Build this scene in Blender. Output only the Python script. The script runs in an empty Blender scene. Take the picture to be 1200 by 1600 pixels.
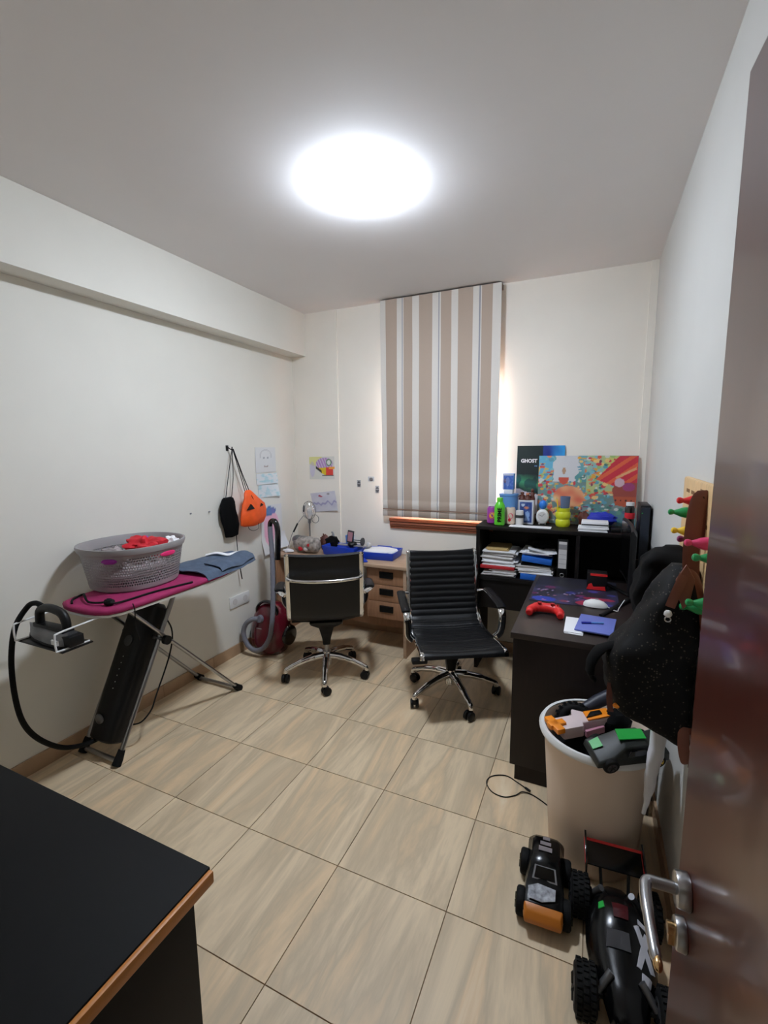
import bpy, bmesh, math, random
from mathutils import Vector as V, Matrix as MX, noise as NZ
R = math.radians; PI = math.pi
C = bpy.context.scene.collection
SC = bpy.context.scene

# ---------------------------------------------------------------- camera
cam = bpy.data.cameras.new('camera'); camo = bpy.data.objects.new('camera', cam); C.objects.link(camo)
cam.sensor_fit = 'VERTICAL'; cam.sensor_height = 24.0; cam.lens = 715.8 / 1600 * 24.0
cam.clip_start = 0.01; cam.clip_end = 100
_yaw, _pitch, _roll = R(-24.58), R(7.85), R(-0.533)
_f = V((math.sin(_yaw) * math.cos(_pitch), math.cos(_yaw) * math.cos(_pitch), -math.sin(_pitch)))
_r0 = V((math.cos(_yaw), -math.sin(_yaw), 0)); _u0 = _r0.cross(_f)
_r = _r0 * math.cos(_roll) + _u0 * math.sin(_roll); _u = -_r0 * math.sin(_roll) + _u0 * math.cos(_roll)
_m = MX((( _r.x, _u.x, -_f.x, 0), (_r.y, _u.y, -_f.y, 0), (_r.z, _u.z, -_f.z, 1.55), (0, 0, 0, 1)))
camo.matrix_world = _m
SC.camera = camo

# ---------------------------------------------------------------- light and exposure
SC.view_settings.view_transform = 'Standard'; SC.view_settings.look = 'None'
SC.view_settings.gamma = 1.0; SC.view_settings.exposure = 0.0
try: SC.view_settings.use_curve_mapping = False
except Exception: pass
SC.cycles.use_denoising = True
SC.cycles.max_bounces = 10; SC.cycles.diffuse_bounces = 6; SC.cycles.transparent_max_bounces = 12
SC.cycles.sample_clamp_indirect = 6.0
LAMP = 262.0
world = bpy.data.worlds.new('world'); SC.world = world; world.use_nodes = True
_nt = world.node_tree; _bg = _nt.nodes['Background']
_sky = _nt.nodes.new('ShaderNodeTexSky'); _sky.sky_type = 'NISHITA'; _sky.sun_disc = False
_sky.sun_elevation = R(50); _sky.sun_rotation = R(200)
_nt.links.new(_sky.outputs[0], _bg.inputs[0]); _bg.inputs[1].default_value = 3.0
_sl = bpy.data.lights.new('sun', 'SUN'); _sl.energy = 300.0; _sl.angle = R(1.5); _sl.color = (1, .97, .94)
_so = bpy.data.objects.new('sun', _sl); C.objects.link(_so)
_so.rotation_euler = V((.30, -1, -.75)).to_track_quat('-Z', 'Y').to_euler()   # comes in through the window, down and to the right

# ---------------------------------------------------------------- materials
def lin(c):
    return tuple(((x / 255) / 12.92 if x / 255 <= .04045 else ((x / 255 + .055) / 1.055) ** 2.4) for x in c[:3])
def mat(name, col, rough=.5, metal=0, var=0, vscale=20, bump=0, bscale=60, coat=0, emit=0, trans=0, spec=None, stretch=None, sheen=0):
    m = bpy.data.materials.new(name); m.use_nodes = True; nt = m.node_tree; b = nt.nodes['Principled BSDF']
    c = lin(col); b.inputs['Base Color'].default_value = (*c, 1); b.inputs['Roughness'].default_value = rough
    b.inputs['Metallic'].default_value = metal
    if spec is not None: b.inputs['Specular IOR Level'].default_value = spec
    if coat: b.inputs['Coat Weight'].default_value = coat; b.inputs['Coat Roughness'].default_value = .08
    if trans: b.inputs['Transmission Weight'].default_value = trans
    if sheen: b.inputs['Sheen Weight'].default_value = sheen
    if emit: b.inputs['Emission Color'].default_value = (*c, 1); b.inputs['Emission Strength'].default_value = emit
    if var or bump:
        tc = nt.nodes.new('ShaderNodeTexCoord'); mp = nt.nodes.new('ShaderNodeMapping')
        nt.links.new(tc.outputs['Object'], mp.inputs[0])
        if stretch: mp.inputs['Scale'].default_value = stretch
    if var:
        n = nt.nodes.new('ShaderNodeTexNoise'); n.inputs['Scale'].default_value = vscale; n.inputs['Detail'].default_value = 4
        nt.links.new(mp.outputs[0], n.inputs['Vector'])
        r = nt.nodes.new('ShaderNodeValToRGB')
        r.color_ramp.elements[0].position = .3; r.color_ramp.elements[1].position = .7
        r.color_ramp.elements[0].color = (*[x * (1 - var) for x in c], 1)
        r.color_ramp.elements[1].color = (*[min(1, x * (1 + var)) for x in c], 1)
        nt.links.new(n.outputs[0], r.inputs[0]); nt.links.new(r.outputs[0], b.inputs['Base Color'])
    if bump:
        n2 = nt.nodes.new('ShaderNodeTexNoise'); n2.inputs['Scale'].default_value = bscale; n2.inputs['Detail'].default_value = 3
        nt.links.new(mp.outputs[0], n2.inputs['Vector'])
        bp = nt.nodes.new('ShaderNodeBump'); bp.inputs['Strength'].default_value = bump; bp.inputs['Distance'].default_value = .005
        nt.links.new(n2.outputs[0], bp.inputs['Height']); nt.links.new(bp.outputs[0], b.inputs['Normal'])
    return m
def mat_print(name, rough=.5):
    m = bpy.data.materials.new(name); m.use_nodes = True; nt = m.node_tree; b = nt.nodes['Principled BSDF']
    a = nt.nodes.new('ShaderNodeAttribute'); a.attribute_name = 'col'
    nt.links.new(a.outputs['Color'], b.inputs['Base Color']); b.inputs['Roughness'].default_value = rough
    return m
M = {}
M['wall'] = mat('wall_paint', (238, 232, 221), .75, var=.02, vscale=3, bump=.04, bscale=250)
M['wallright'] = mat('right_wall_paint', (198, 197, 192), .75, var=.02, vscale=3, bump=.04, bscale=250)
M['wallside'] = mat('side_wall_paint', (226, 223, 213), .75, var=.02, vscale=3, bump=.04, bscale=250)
M['ceil'] = mat('ceiling_paint', (234, 231, 230), .85, var=.015, vscale=2)
M['grout'] = mat('grout', (138, 116, 90), .9)
M['skirt'] = mat('skirting_tile', (176, 146, 116), .35, var=.12, vscale=9)
M['black'] = mat('black_plastic', (12, 12, 13), .45, spec=.3)
M['blackgloss'] = mat('black_gloss', (12, 12, 13), .12, coat=.4)
M['rubber'] = mat('black_rubber', (10, 10, 10), .75, spec=.25, bump=.2, bscale=120)
M['leather'] = mat('black_leatherette', (11, 12, 14), .45, spec=.35, bump=.08, bscale=300)
M['toyblack'] = mat('toy_gloss_black', (9, 9, 10), .2, spec=.3)
M['chrome'] = mat('chrome', (222, 222, 222), .09, 1)
M['steel'] = mat('brushed_steel', (170, 170, 172), .28, 1)
M['greymetal'] = mat('grey_metal', (120, 120, 122), .4, .8)
M['wenge'] = mat('wenge_board', (28, 19, 17), .45, spec=.3, var=.18, vscale=9, stretch=(12, 1, 1))
M['wengetop'] = mat('wenge_top', (40, 31, 29), .42, spec=.4, var=.12, vscale=9, stretch=(1, 10, 1))
M['cabinet'] = mat('black_brown_board', (15, 11, 10), .5, spec=.3, var=.12, vscale=9)
M['deskblack'] = mat('charcoal_laminate', (14, 14, 14), .6, spec=.12, var=.05, vscale=30)
M['deskbody'] = mat('dark_brown_laminate', (20, 15, 12), .55, spec=.25, var=.1, vscale=12)
M['edgeband'] = mat('honey_wood_edge', (188, 120, 52), .45, var=.15, vscale=8, stretch=(8, 1, 8))
M['oak'] = mat('light_oak_laminate', (176, 147, 122), .5, var=.1, vscale=7, stretch=(1, 8, 8))
M['oakd'] = mat('oak_front', (160, 118, 88), .5, var=.13, vscale=7, stretch=(9, 9, 1))
M['doorwood'] = mat('mahogany_door', (76, 33, 23), .28, var=.1, vscale=6, stretch=(10, 10, 1), coat=.2)
M['sillwood'] = mat('red_brown_window_wood', (140, 78, 52), .4, var=.12, vscale=7, stretch=(1, 9, 9))
M['white'] = mat('white_plastic', (226, 226, 224), .4)
M['paper'] = mat('white_paper', (230, 230, 232), .8)
M['paper2'] = mat('off_white_paper', (208, 205, 203), .8)
M['magenta'] = mat('magenta_cover', (150, 28, 84), .8, var=.15, vscale=14, bump=.1)
M['pinkred'] = mat('bright_pink_fabric', (226, 40, 110), .7)
M['purple'] = mat('purple_fabric', (150, 40, 150), .7)
M['red'] = mat('red_fabric', (196, 24, 40), .75, var=.15)
M['redplastic'] = mat('red_plastic', (214, 38, 38), .35)
M['basket'] = mat('grey_basket_plastic', (150, 146, 146), .5)
M['denim'] = mat('blue_grey_cotton', (74, 88, 108), .85, var=.18, vscale=30, bump=.15)
M['cloth'] = mat('grey_cloth', (160, 150, 150), .85, var=.1)
M['orange'] = mat('orange_nylon', (244, 92, 28), .55, var=.08, bump=.15, bscale=30)
M['blackfab'] = mat('black_fabric', (10, 10, 11), .9, spec=.15, bump=.15, bscale=40)
M['vacred'] = mat('dark_red_gloss', (92, 16, 30), .18, coat=.5)
M['vacgrey'] = mat('grey_hose', (118, 118, 128), .45)
M['blue'] = mat('blue_plastic', (20, 62, 178), .4)
M['bluebox'] = mat('blue_card', (24, 96, 190), .55)
M['clear'] = mat('clear_plastic', (235, 238, 240), .08, trans=.9)
M['green'] = mat('lime_green', (92, 198, 48), .35)
M['lime'] = mat('yellow_green', (202, 208, 34), .4)
M['yellow'] = mat('yellow', (240, 196, 40), .45)
M['violet'] = mat('violet_can', (150, 56, 150), .3)
M['beige'] = mat('beige_can', (206, 186, 168), .35)
M['lightblue'] = mat('light_blue', (96, 146, 206), .45)
M['brown'] = mat('brown_leather', (112, 62, 46), .5, var=.1, bump=.1)
M['darkbrown'] = mat('dark_brown_toy', (88, 42, 30), .5)
M['tan'] = mat('tan_board', (206, 172, 124), .55, var=.1, stretch=(4, 4, 1))
M['binwhite'] = mat('cream_bin_plastic', (226, 204, 184), .45)
M['manila'] = mat('manila', (190, 160, 104), .8)
M['redfolder'] = mat('red_folder', (176, 36, 42), .5)
M['greyblue'] = mat('grey_blue', (92, 108, 136), .5)
M['navy'] = mat('navy', (44, 56, 130), .5)
M['pen'] = mat('blue_pen', (30, 40, 150), .3)
M['toygreen'] = mat('toy_green', (40, 170, 70), .35)
M['darkgrey'] = mat('dark_grey', (52, 52, 54), .45)
M['orangeplastic'] = mat('orange_plastic', (240, 140, 26), .4)
M['toyorange'] = mat('orange_brown_bumper', (190, 112, 32), .4)
M['gold'] = mat('warm_metal', (206, 170, 120), .25, 1)
M['print'] = mat_print('colour_print')
M['glossprint'] = mat_print('gloss_print', .25)
M['grey'] = mat('mid_grey', (140, 138, 140), .5)
M['peg_red'] = mat('red_lacquer', (214, 34, 40), .3); M['peg_green'] = mat('green_lacquer', (30, 140, 76), .3)
M['peg_yellow'] = mat('yellow_lacquer', (232, 190, 50), .3); M['peg_purple'] = mat('plum_lacquer', (124, 34, 84), .3)
M['peg_pink'] = mat('pink_lacquer', (214, 62, 110), .3); M['peg_dark'] = mat('dark_violet_lacquer', (60, 40, 70), .3)

def mat_floor():
    m = bpy.data.materials.new('travertine_tile'); m.use_nodes = True; nt = m.node_tree; b = nt.nodes['Principled BSDF']
    N = nt.nodes.new; L = nt.links.new
    tc = N('ShaderNodeTexCoord'); oi = N('ShaderNodeObjectInfo')
    ad = N('ShaderNodeVectorMath'); ad.operation = 'ADD'
    mu = N('ShaderNodeVectorMath'); mu.operation = 'SCALE'; mu.inputs[3].default_value = 1
    cb = N('ShaderNodeCombineXYZ'); ml = N('ShaderNodeMath'); ml.operation = 'MULTIPLY'; ml.inputs[1].default_value = 37
    L(oi.outputs['Random'], ml.inputs[0]); L(ml.outputs[0], cb.inputs[0]); L(ml.outputs[0], cb.inputs[1])
    L(tc.outputs['Object'], ad.inputs[0]); L(cb.outputs[0], ad.inputs[1])
    mp = N('ShaderNodeMapping'); mp.inputs['Rotation'].default_value = (0, 0, R(8)); mp.inputs['Scale'].default_value = (5.5, .8, 1)
    L(ad.outputs[0], mp.inputs[0])
    n = N('ShaderNodeTexNoise'); n.inputs['Scale'].default_value = 1.0; n.inputs['Detail'].default_value = 6; n.inputs['Roughness'].default_value = .6; n.inputs['Distortion'].default_value = .6
    L(mp.outputs[0], n.inputs['Vector'])
    r = N('ShaderNodeValToRGB'); e = r.color_ramp.elements
    e[0].position = .28; e[0].color = (*lin((186, 165, 136)), 1)
    e[1].position = .74; e[1].color = (*lin((236, 218, 188)), 1)
    k = r.color_ramp.elements.new(.42); k.color = (*lin((224, 202, 168)), 1)
    k = r.color_ramp.elements.new(.52); k.color = (*lin((196, 176, 146)), 1)
    k = r.color_ramp.elements.new(.62); k.color = (*lin((224, 196, 158)), 1)
    L(n.outputs[0], r.inputs[0])
    L(r.outputs[0], b.inputs['Base Color']); b.inputs['Roughness'].default_value = .48
    return m
M['tile'] = mat_floor()

def mat_blind():
    m = bpy.data.materials.new('striped_linen'); m.use_nodes = True; nt = m.node_tree; b = nt.nodes['Principled BSDF']
    N = nt.nodes.new; L = nt.links.new
    tc = N('ShaderNodeTexCoord'); sp = N('ShaderNodeSeparateXYZ'); L(tc.outputs['Generated'], sp.inputs[0])
    r = N('ShaderNodeValToRGB'); r.color_ramp.interpolation = 'CONSTANT'
    W, B, T, G = (226, 220, 212), (187, 168, 152), (160, 160, 166), (200, 196, 192)
    stops = [(0, W), (.048, B), (.15, W), (.193, T), (.2, W), (.21, B), (.285, W), (.34, B), (.455, W), (.505, T), (.512, W), (.525, B), (.61, W), (.665, B), (.782, W), (.832, T), (.84, W), (.85, B), (.93, W)]
    el = r.color_ramp.elements
    el[0].position = 0; el[0].color = (*lin(W), 1); el[1].position = stops[1][0]; el[1].color = (*lin(B), 1)
    for p, c in stops[2:]:
        k = el.new(p); k.color = (*lin(c), 1)
    L(sp.outputs[0], r.inputs[0])
    n = N('ShaderNodeTexNoise'); n.inputs['Scale'].default_value = 400
    L(tc.outputs['Object'], n.inputs['Vector'])
    mx = N('ShaderNodeMix'); mx.data_type = 'RGBA'; mx.blend_type = 'MULTIPLY'; mx.inputs[0].default_value = .15
    L(r.outputs[0], mx.inputs[6]); L(n.outputs[0], mx.inputs[7]); L(mx.outputs[2], b.inputs['Base Color'])
    b.inputs['Roughness'].default_value = .9
    return m
M['blind'] = mat_blind()

def mat_glass():
    m = bpy.data.materials.new('window_glass'); m.use_nodes = True; nt = m.node_tree
    for x in list(nt.nodes):
        if x.type != 'OUTPUT_MATERIAL': nt.nodes.remove(x)
    o = [x for x in nt.nodes][0]
    t = nt.nodes.new('ShaderNodeBsdfTransparent'); g = nt.nodes.new('ShaderNodeBsdfGlossy'); g.inputs['Roughness'].default_value = .02
    mx = nt.nodes.new('ShaderNodeMixShader'); mx.inputs[0].default_value = .06
    nt.links.new(t.outputs[0], mx.inputs[1]); nt.links.new(g.outputs[0], mx.inputs[2]); nt.links.new(mx.outputs[0], o.inputs[0])
    return m
M['glass'] = mat_glass()
def mat_thin():   # clear plastic, thin walled
    m = mat_glass(); m.name = 'thin_clear_plastic'
    for x in m.node_tree.nodes:
        if x.type == 'MIX_SHADER': x.inputs[0].default_value = .22
        if x.type == 'BSDF_GLOSSY': x.inputs['Roughness'].default_value = .12
    return m
M['thin'] = mat_thin()
def mat_sequin():
    m = mat('black_sequin_cloth', (8, 7, 7), .7, spec=.2); nt = m.node_tree; b = nt.nodes['Principled BSDF']
    tc = nt.nodes.new('ShaderNodeTexCoord'); v = nt.nodes.new('ShaderNodeTexVoronoi'); v.inputs['Scale'].default_value = 150
    nt.links.new(tc.outputs['Object'], v.inputs['Vector'])
    r = nt.nodes.new('ShaderNodeValToRGB'); r.color_ramp.interpolation = 'CONSTANT'
    r.color_ramp.elements[0].color = (*lin((8, 7, 7)), 1); r.color_ramp.elements[1].position = .8; r.color_ramp.elements[1].color = (*lin((70, 64, 56)), 1)
    s = nt.nodes.new('ShaderNodeSeparateColor'); nt.links.new(v.outputs['Color'], s.inputs[0])
    nt.links.new(s.outputs[0], r.inputs[0])
    # only the centre of the chosen cells is a sequin
    lt = nt.nodes.new('ShaderNodeMath'); lt.operation = 'LESS_THAN'; lt.inputs[1].default_value = .34
    nt.links.new(v.outputs['Distance'], lt.inputs[0])
    mx = nt.nodes.new('ShaderNodeMix'); mx.data_type = 'RGBA'; mx.inputs[6].default_value = (*lin((8, 7, 7)), 1)
    nt.links.new(lt.outputs[0], mx.inputs[0]); nt.links.new(r.outputs[0], mx.inputs[7]); nt.links.new(mx.outputs[2], b.inputs['Base Color'])
    return m
M['sequin'] = mat_sequin()
M['lampglow'] = mat('lamp_glow', (229, 240, 255), .4, emit=LAMP)

# ---------------------------------------------------------------- mesh helpers (all coordinates are world metres)
def basis(d):
    d = V(d).normalized(); a = V((0, 0, 1)) if abs(d.z) < .9 else V((1, 0, 0))
    x = a.cross(d).normalized(); return x, d.cross(x).normalized(), d
def rotz(a): return MX.Rotation(a, 4, 'Z')
class MB:
    def __init__(s): s.v = []; s.f = []
    def add(s, vs, fs, m=None):
        o = len(s.v); s.v += [(m @ V(p)) if m else V(p) for p in vs]; s.f += [tuple(i + o for i in f) for f in fs]; return s
    def box(s, lo, hi, m=None):
        x0, y0, z0 = lo; x1, y1, z1 = hi
        return s.add([(x0, y0, z0), (x1, y0, z0), (x1, y1, z0), (x0, y1, z0), (x0, y0, z1), (x1, y0, z1), (x1, y1, z1), (x0, y1, z1)],
                     [(0, 3, 2, 1), (4, 5, 6, 7), (0, 1, 5, 4), (1, 2, 6, 5), (2, 3, 7, 6), (3, 0, 4, 7)], m)
    def loft(s, rings, m=None, caps=True, close=False):
        n = len(rings[0]); vs = [p for r in rings for p in r]; fs = []
        k = len(rings)
        for i in range(k if close else k - 1):
            a, b = i * n, ((i + 1) % k) * n
            for j in range(n): fs.append((a + j, a + (j + 1) % n, b + (j + 1) % n, b + j))
        if caps and not close: fs += [tuple(range(n - 1, -1, -1)), tuple(range((k - 1) * n, k * n))]
        return s.add(vs, fs, m)
    def tube(s, pts, r, n=8, closed=False, m=None, flat=None):
        pts = [V(p) for p in pts]; k = len(pts); rings = []
        t = [(pts[(i + 1) % k] - pts[i - 1]) if closed else (pts[min(i + 1, k - 1)] - pts[max(i - 1, 0)]) for i in range(k)]
        x, y, _ = basis(t[0])
        for i, p in enumerate(pts):
            d = t[i].normalized(); x = (x - d * x.dot(d)).normalized(); y = d.cross(x)
            ri = r[i] if isinstance(r, (list, tuple)) else r
            ra, rb = (ri * flat[0], ri * flat[1]) if flat else (ri, ri)
            rings.append([p + x * (ra * math.cos(2 * PI * j / n)) + y * (rb * math.sin(2 * PI * j / n)) for j in range(n)])
        return s.loft(rings, m, close=closed)
    def cyl(s, p, q, r, r2=None, n=16, m=None): return s.tube([p, q], [r, r if r2 is None else r2], n, m=m)
    def lathe(s, prof, c=(0, 0, 0), n=24, m=None, sx=1, sy=1):
        c = V(c); return s.loft([[c + V((r * sx * math.cos(2 * PI * j / n), r * sy * math.sin(2 * PI * j / n), z)) for j in range(n)] for r, z in prof], m)
    def ball(s, c, r, n=16, k=10, m=None, amp=0, seed=0, fr=3, p=1.0):
        r = V(r) if not isinstance(r, (int, float)) else V((r, r, r)); c = V(c); rings = []
        for i in range(1, k):
            th = PI * i / k; ring = []
            for j in range(n):
                ph = 2 * PI * j / n
                sg = lambda a: math.copysign(abs(a) ** p, a)
                d = V((sg(math.sin(th)) * sg(math.cos(ph)), sg(math.sin(th)) * sg(math.sin(ph)), sg(-math.cos(th))))
                q = 1 + (amp * NZ.noise(d * fr + V((seed * 7.1, seed * 3.3, seed))) if amp else 0)
                ring.append(c + V((d.x * r.x, d.y * r.y, d.z * r.z)) * q)
            rings.append(ring)
        o = len(s.v); s.loft(rings, m, caps=False)
        b = c - V((0, 0, r.z)); t = c + V((0, 0, r.z)); s.v += [m @ b if m else b, m @ t if m else t]
        e = len(s.v); last = o + (k - 2) * n
        s.f += [(e - 2, o + (j + 1) % n, o + j) for j in range(n)] + [(e - 1, last + j, last + (j + 1) % n) for j in range(n)]
        return s
    def prism(s, poly, z0, z1, m=None):
        return s.loft([[(x, y, z0) for x, y in poly], [(x, y, z1) for x, y in poly]], m)
    def slab(s, fn, nu, nv, t, m=None):
        P = [[V(fn(i / nu, j / nv)) for j in range(nv + 1)] for i in range(nu + 1)]
        Q = [[None] * (nv + 1) for _ in range(nu + 1)]
        for i in range(nu + 1):
            for j in range(nv + 1):
                a = P[min(i + 1, nu)][j] - P[max(i - 1, 0)][j]; b = P[i][min(j + 1, nv)] - P[i][max(j - 1, 0)]
                nrm = a.cross(b); nrm = nrm.normalized() if nrm.length > 1e-9 else V((0, 0, 1)); Q[i][j] = P[i][j] - nrm * t
        vs = [p for r in P for p in r] + [p for r in Q for p in r]; w = nv + 1; o = (nu + 1) * w; fs = []
        for i in range(nu):
            for j in range(nv):
                a = i * w + j; fs.append((a, a + w, a + w + 1, a + 1)); fs.append((o + a, o + a + 1, o + a + w + 1, o + a + w))
        for i in range(nu):
            a = i * w; fs.append((a, o + a, o + a + w, a + w)); a = i * w + nv; fs.append((a, a + w, o + a + w, o + a))
        for j in range(nv):
            a = j; fs.append((a, a + 1, o + a + 1, o + a)); a = nu * w + j; fs.append((a, o + a, o + a + 1, a + 1))
        return s.add(vs, fs, m)
    def build(s, name, m, parent=None, bevel=0, seg=2, smooth=38, colors=None):
        me = bpy.data.meshes.new(name)
        g = parent
        while g is not None and g.parent is not None: g = g.parent        # parts and sub-parts share their thing's origin
        if g is not None: org = MX.Translation(g.location) @ g.rotation_euler.to_matrix().to_4x4()
        else:
            xs = [p.x for p in s.v]; ys = [p.y for p in s.v]; zs = [p.z for p in s.v]
            org = MX.Translation(((min(xs) + max(xs)) / 2, (min(ys) + max(ys)) / 2, min(zs)))
        inv = org.inverted(); me.from_pydata([inv @ p for p in s.v], [], s.f)
        bm = bmesh.new(); bm.from_mesh(me)
        if bevel:
            es = [e for e in bm.edges if len(e.link_faces) == 2 and e.calc_face_angle(0) > .6]
            bmesh.ops.bevel(bm, geom=es, offset=bevel, segments=seg, affect='EDGES', profile=.5)
        if not colors: bmesh.ops.recalc_face_normals(bm, faces=bm.faces)
        bm.to_mesh(me); bm.free()
        me.polygons.foreach_set('use_smooth', [True] * len(me.polygons))
        me.set_sharp_from_angle(angle=R(smooth))
        me.materials.append(M[m] if isinstance(m, str) else m)
        if colors:
            at = me.color_attributes.new('col', 'FLOAT_COLOR', 'POINT')
            for i, c in enumerate(colors): at.data[i].color = (*lin(c), 1)
        o = bpy.data.objects.new(name, me); C.objects.link(o)
        if parent is not None: o.parent = parent
        else: o.location = org.translation
        return o
def tag(o, label, cat, group=None, kind=None):
    o['label'] = label; o['category'] = cat
    if group: o['group'] = group
    if kind: o['kind'] = kind
    return o
def thing(name, label, cat, loc=(0, 0, 0), rz=0, group=None):
    o = bpy.data.objects.new(name, None); C.objects.link(o); o.empty_display_size = .05
    o.location = loc; o.rotation_euler = (0, 0, rz); return tag(o, label, cat, group)
def struct(o): o['kind'] = 'structure'; return o
def copy_tree(o, parent=None):
    c = o.copy(); C.objects.link(c); c.parent = parent
    for ch in o.children: copy_tree(ch, c)
    return c
def B(lo, hi): return MB().box(lo, hi)
def smoothpath(pts, n=8, closed=False):
    pts = [V(p) for p in pts]; out = []; k = len(pts)
    for i in range(k if closed else k - 1):
        if closed: a, b, c, d = pts[i - 1], pts[i], pts[(i + 1) % k], pts[(i + 2) % k]
        else: a, b, c, d = pts[max(i - 1, 0)], pts[i], pts[i + 1], pts[min(i + 2, k - 1)]
        for j in range(n):
            t = j / n
            out.append(.5 * ((2 * b) + (c - a) * t + (2 * a - 5 * b + 4 * c - d) * t * t + (3 * b - a - 3 * c + d) * t ** 3))
    if not closed: out.append(pts[-1])
    return out
def panel(name, o, ux, uy, nx, ny, fn, parent=None, m='print', curl=None):
    """a printed sheet: a fine grid whose vertices carry the print's colours; o = lower left corner, ux/uy = edge vectors"""
    o, ux, uy = V(o), V(ux), V(uy); n = ux.cross(uy).normalized(); b = MB(); vs = []; cs = []; fs = []
    for j in range(ny + 1):
        for i in range(nx + 1):
            u, v = i / nx, j / ny; p = o + ux * u + uy * v
            if curl: p = p + n * curl(u, v)
            vs.append(p); cs.append(fn(u, v))
    w = nx + 1
    for j in range(ny):
        for i in range(nx): a = j * w + i; fs.append((a, a + 1, a + w + 1, a + w))
    # back face and rim give the sheet a thickness
    k = len(vs); t = .0012
    vs += [p - n * t for p in vs]; cs += cs[:]
    fs += [(k + f[3], k + f[2], k + f[1], k + f[0]) for f in fs[:]]
    loop = [i for i in range(w)] + [j * w + nx for j in range(1, ny + 1)] + [ny * w + i for i in range(nx - 1, -1, -1)] + [j * w for j in range(ny - 1, 0, -1)]
    for a, c in zip(loop, loop[1:] + loop[:1]): fs.append((c, a, k + a, k + c))
    b.add(vs, fs); return b.build(name, m, parent, colors=cs)
def lettering(s, size, o, ux, uy, m, parent, name='lettering', depth=.0015, sx=1, bold=0):
    cu = bpy.data.curves.new(name, 'FONT'); cu.body = s; cu.size = size; cu.extrude = depth; cu.align_x = 'CENTER'; cu.align_y = 'CENTER'; cu.offset = bold
    t = bpy.data.objects.new(name, cu); C.objects.link(t); bpy.context.view_layer.update()
    me = bpy.data.meshes.new_from_object(t.evaluated_get(bpy.context.evaluated_depsgraph_get()))
    ux, uy = V(ux).normalized(), V(uy).normalized(); n = ux.cross(uy); o = V(o)
    b = MB(); b.add([o + ux * (p.co.x * sx) + uy * p.co.y + n * p.co.z for p in me.vertices], [tuple(p.vertices) for p in me.polygons])
    bpy.data.objects.remove(t); bpy.data.meshes.remove(me)
    return b.build(name, m, parent)
def mixc(a, b, t): return tuple(a[i] + (b[i] - a[i]) * t for i in range(3))
def inpoly(u, v, P):
    c = False
    for (x0, y0), (x1, y1) in zip(P, P[1:] + P[:1]):
        if (y0 > v) != (y1 > v) and u < (x1 - x0) * (v - y0) / (y1 - y0) + x0: c = not c
    return c
def inell(u, v, cx, cy, a, b): return ((u - cx) / a) ** 2 + ((v - cy) / b) ** 2 < 1
# ================================================================ the room
XL, XR, YB, YF, ZC = -2.42, 0.305, -0.22, 3.42, 2.68
fl = struct(B((XL - .02, YB - .02, -.05), (XR + .02, YF + .02, -.004)).build('floor', 'grout'))
P0x, P0y, PT, G = -.803, .886, .422, .0035
for i in range(-5, 4):
    for j in range(-4, 8):
        x0, x1 = max(P0x + i * PT + G / 2, XL), min(P0x + (i + 1) * PT - G / 2, XR)
        y0, y1 = max(P0y + j * PT + G / 2, YB), min(P0y + (j + 1) * PT - G / 2, YF)
        if x1 - x0 > .01 and y1 - y0 > .01: B((x0, y0, -.004), (x1, y1, 0)).build('tile', 'tile', fl)
struct(B((XL - .02, YB - .02, ZC), (XR + .02, YF + .14, ZC + .1)).build('ceiling', 'ceil'))
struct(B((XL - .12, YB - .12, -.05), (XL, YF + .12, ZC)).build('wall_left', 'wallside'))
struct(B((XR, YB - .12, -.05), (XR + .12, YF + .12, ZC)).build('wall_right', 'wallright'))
WX0, WX1, WZ0, WZ1 = -1.50, -.665, 1.14, 2.25
w = MB(); w.box((XL, YF, -.05), (WX0, YF + .14, ZC)); w.box((WX1, YF, -.05), (XR, YF + .14, ZC))
w.box((WX0, YF, -.05), (WX1, YF + .14, WZ0)); w.box((WX0, YF, WZ1), (WX1, YF + .14, ZC))
struct(w.build('wall_far', 'wall'))
w = MB(); w.box((XL, YB - .12, -.05), (-.72, YB, ZC)); w.box((.22, YB - .12, -.05), (XR, YB, ZC)); w.box((-.72, YB - .12, 2.0), (.22, YB, ZC))
struct(w.build('wall_back', 'wall'))
# the hall behind the doorway where the photograph was taken from
w = MB(); w.box((-.82, YB - 1.3, -.05), (-.72, YB - .12, 2.4)); w.box((.32, YB - 1.3, -.05), (.42, YB - .12, 2.4)); w.box((-.82, YB - 1.4, -.05), (.42, YB - 1.3, 2.4))
w.box((-.82, YB - 1.4, 2.4), (.42, YB - .12, 2.5)); w.box((-.82, YB - 1.4, -.1), (.42, YB - .02, -.05))
struct(w.build('wall_hall', 'wall'))
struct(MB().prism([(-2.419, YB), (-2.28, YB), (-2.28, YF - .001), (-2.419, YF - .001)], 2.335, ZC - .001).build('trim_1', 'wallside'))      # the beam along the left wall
struct(B((-2.419, YF - .012, 0), (-1.975, YF, ZC)).build('trim_2', 'wall'))    # column in the far left corner
struct(B((.262, YF - .014, 0), (XR, YF, ZC)).build('trim_3', 'wall'))    # slim pier in the far right corner
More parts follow.
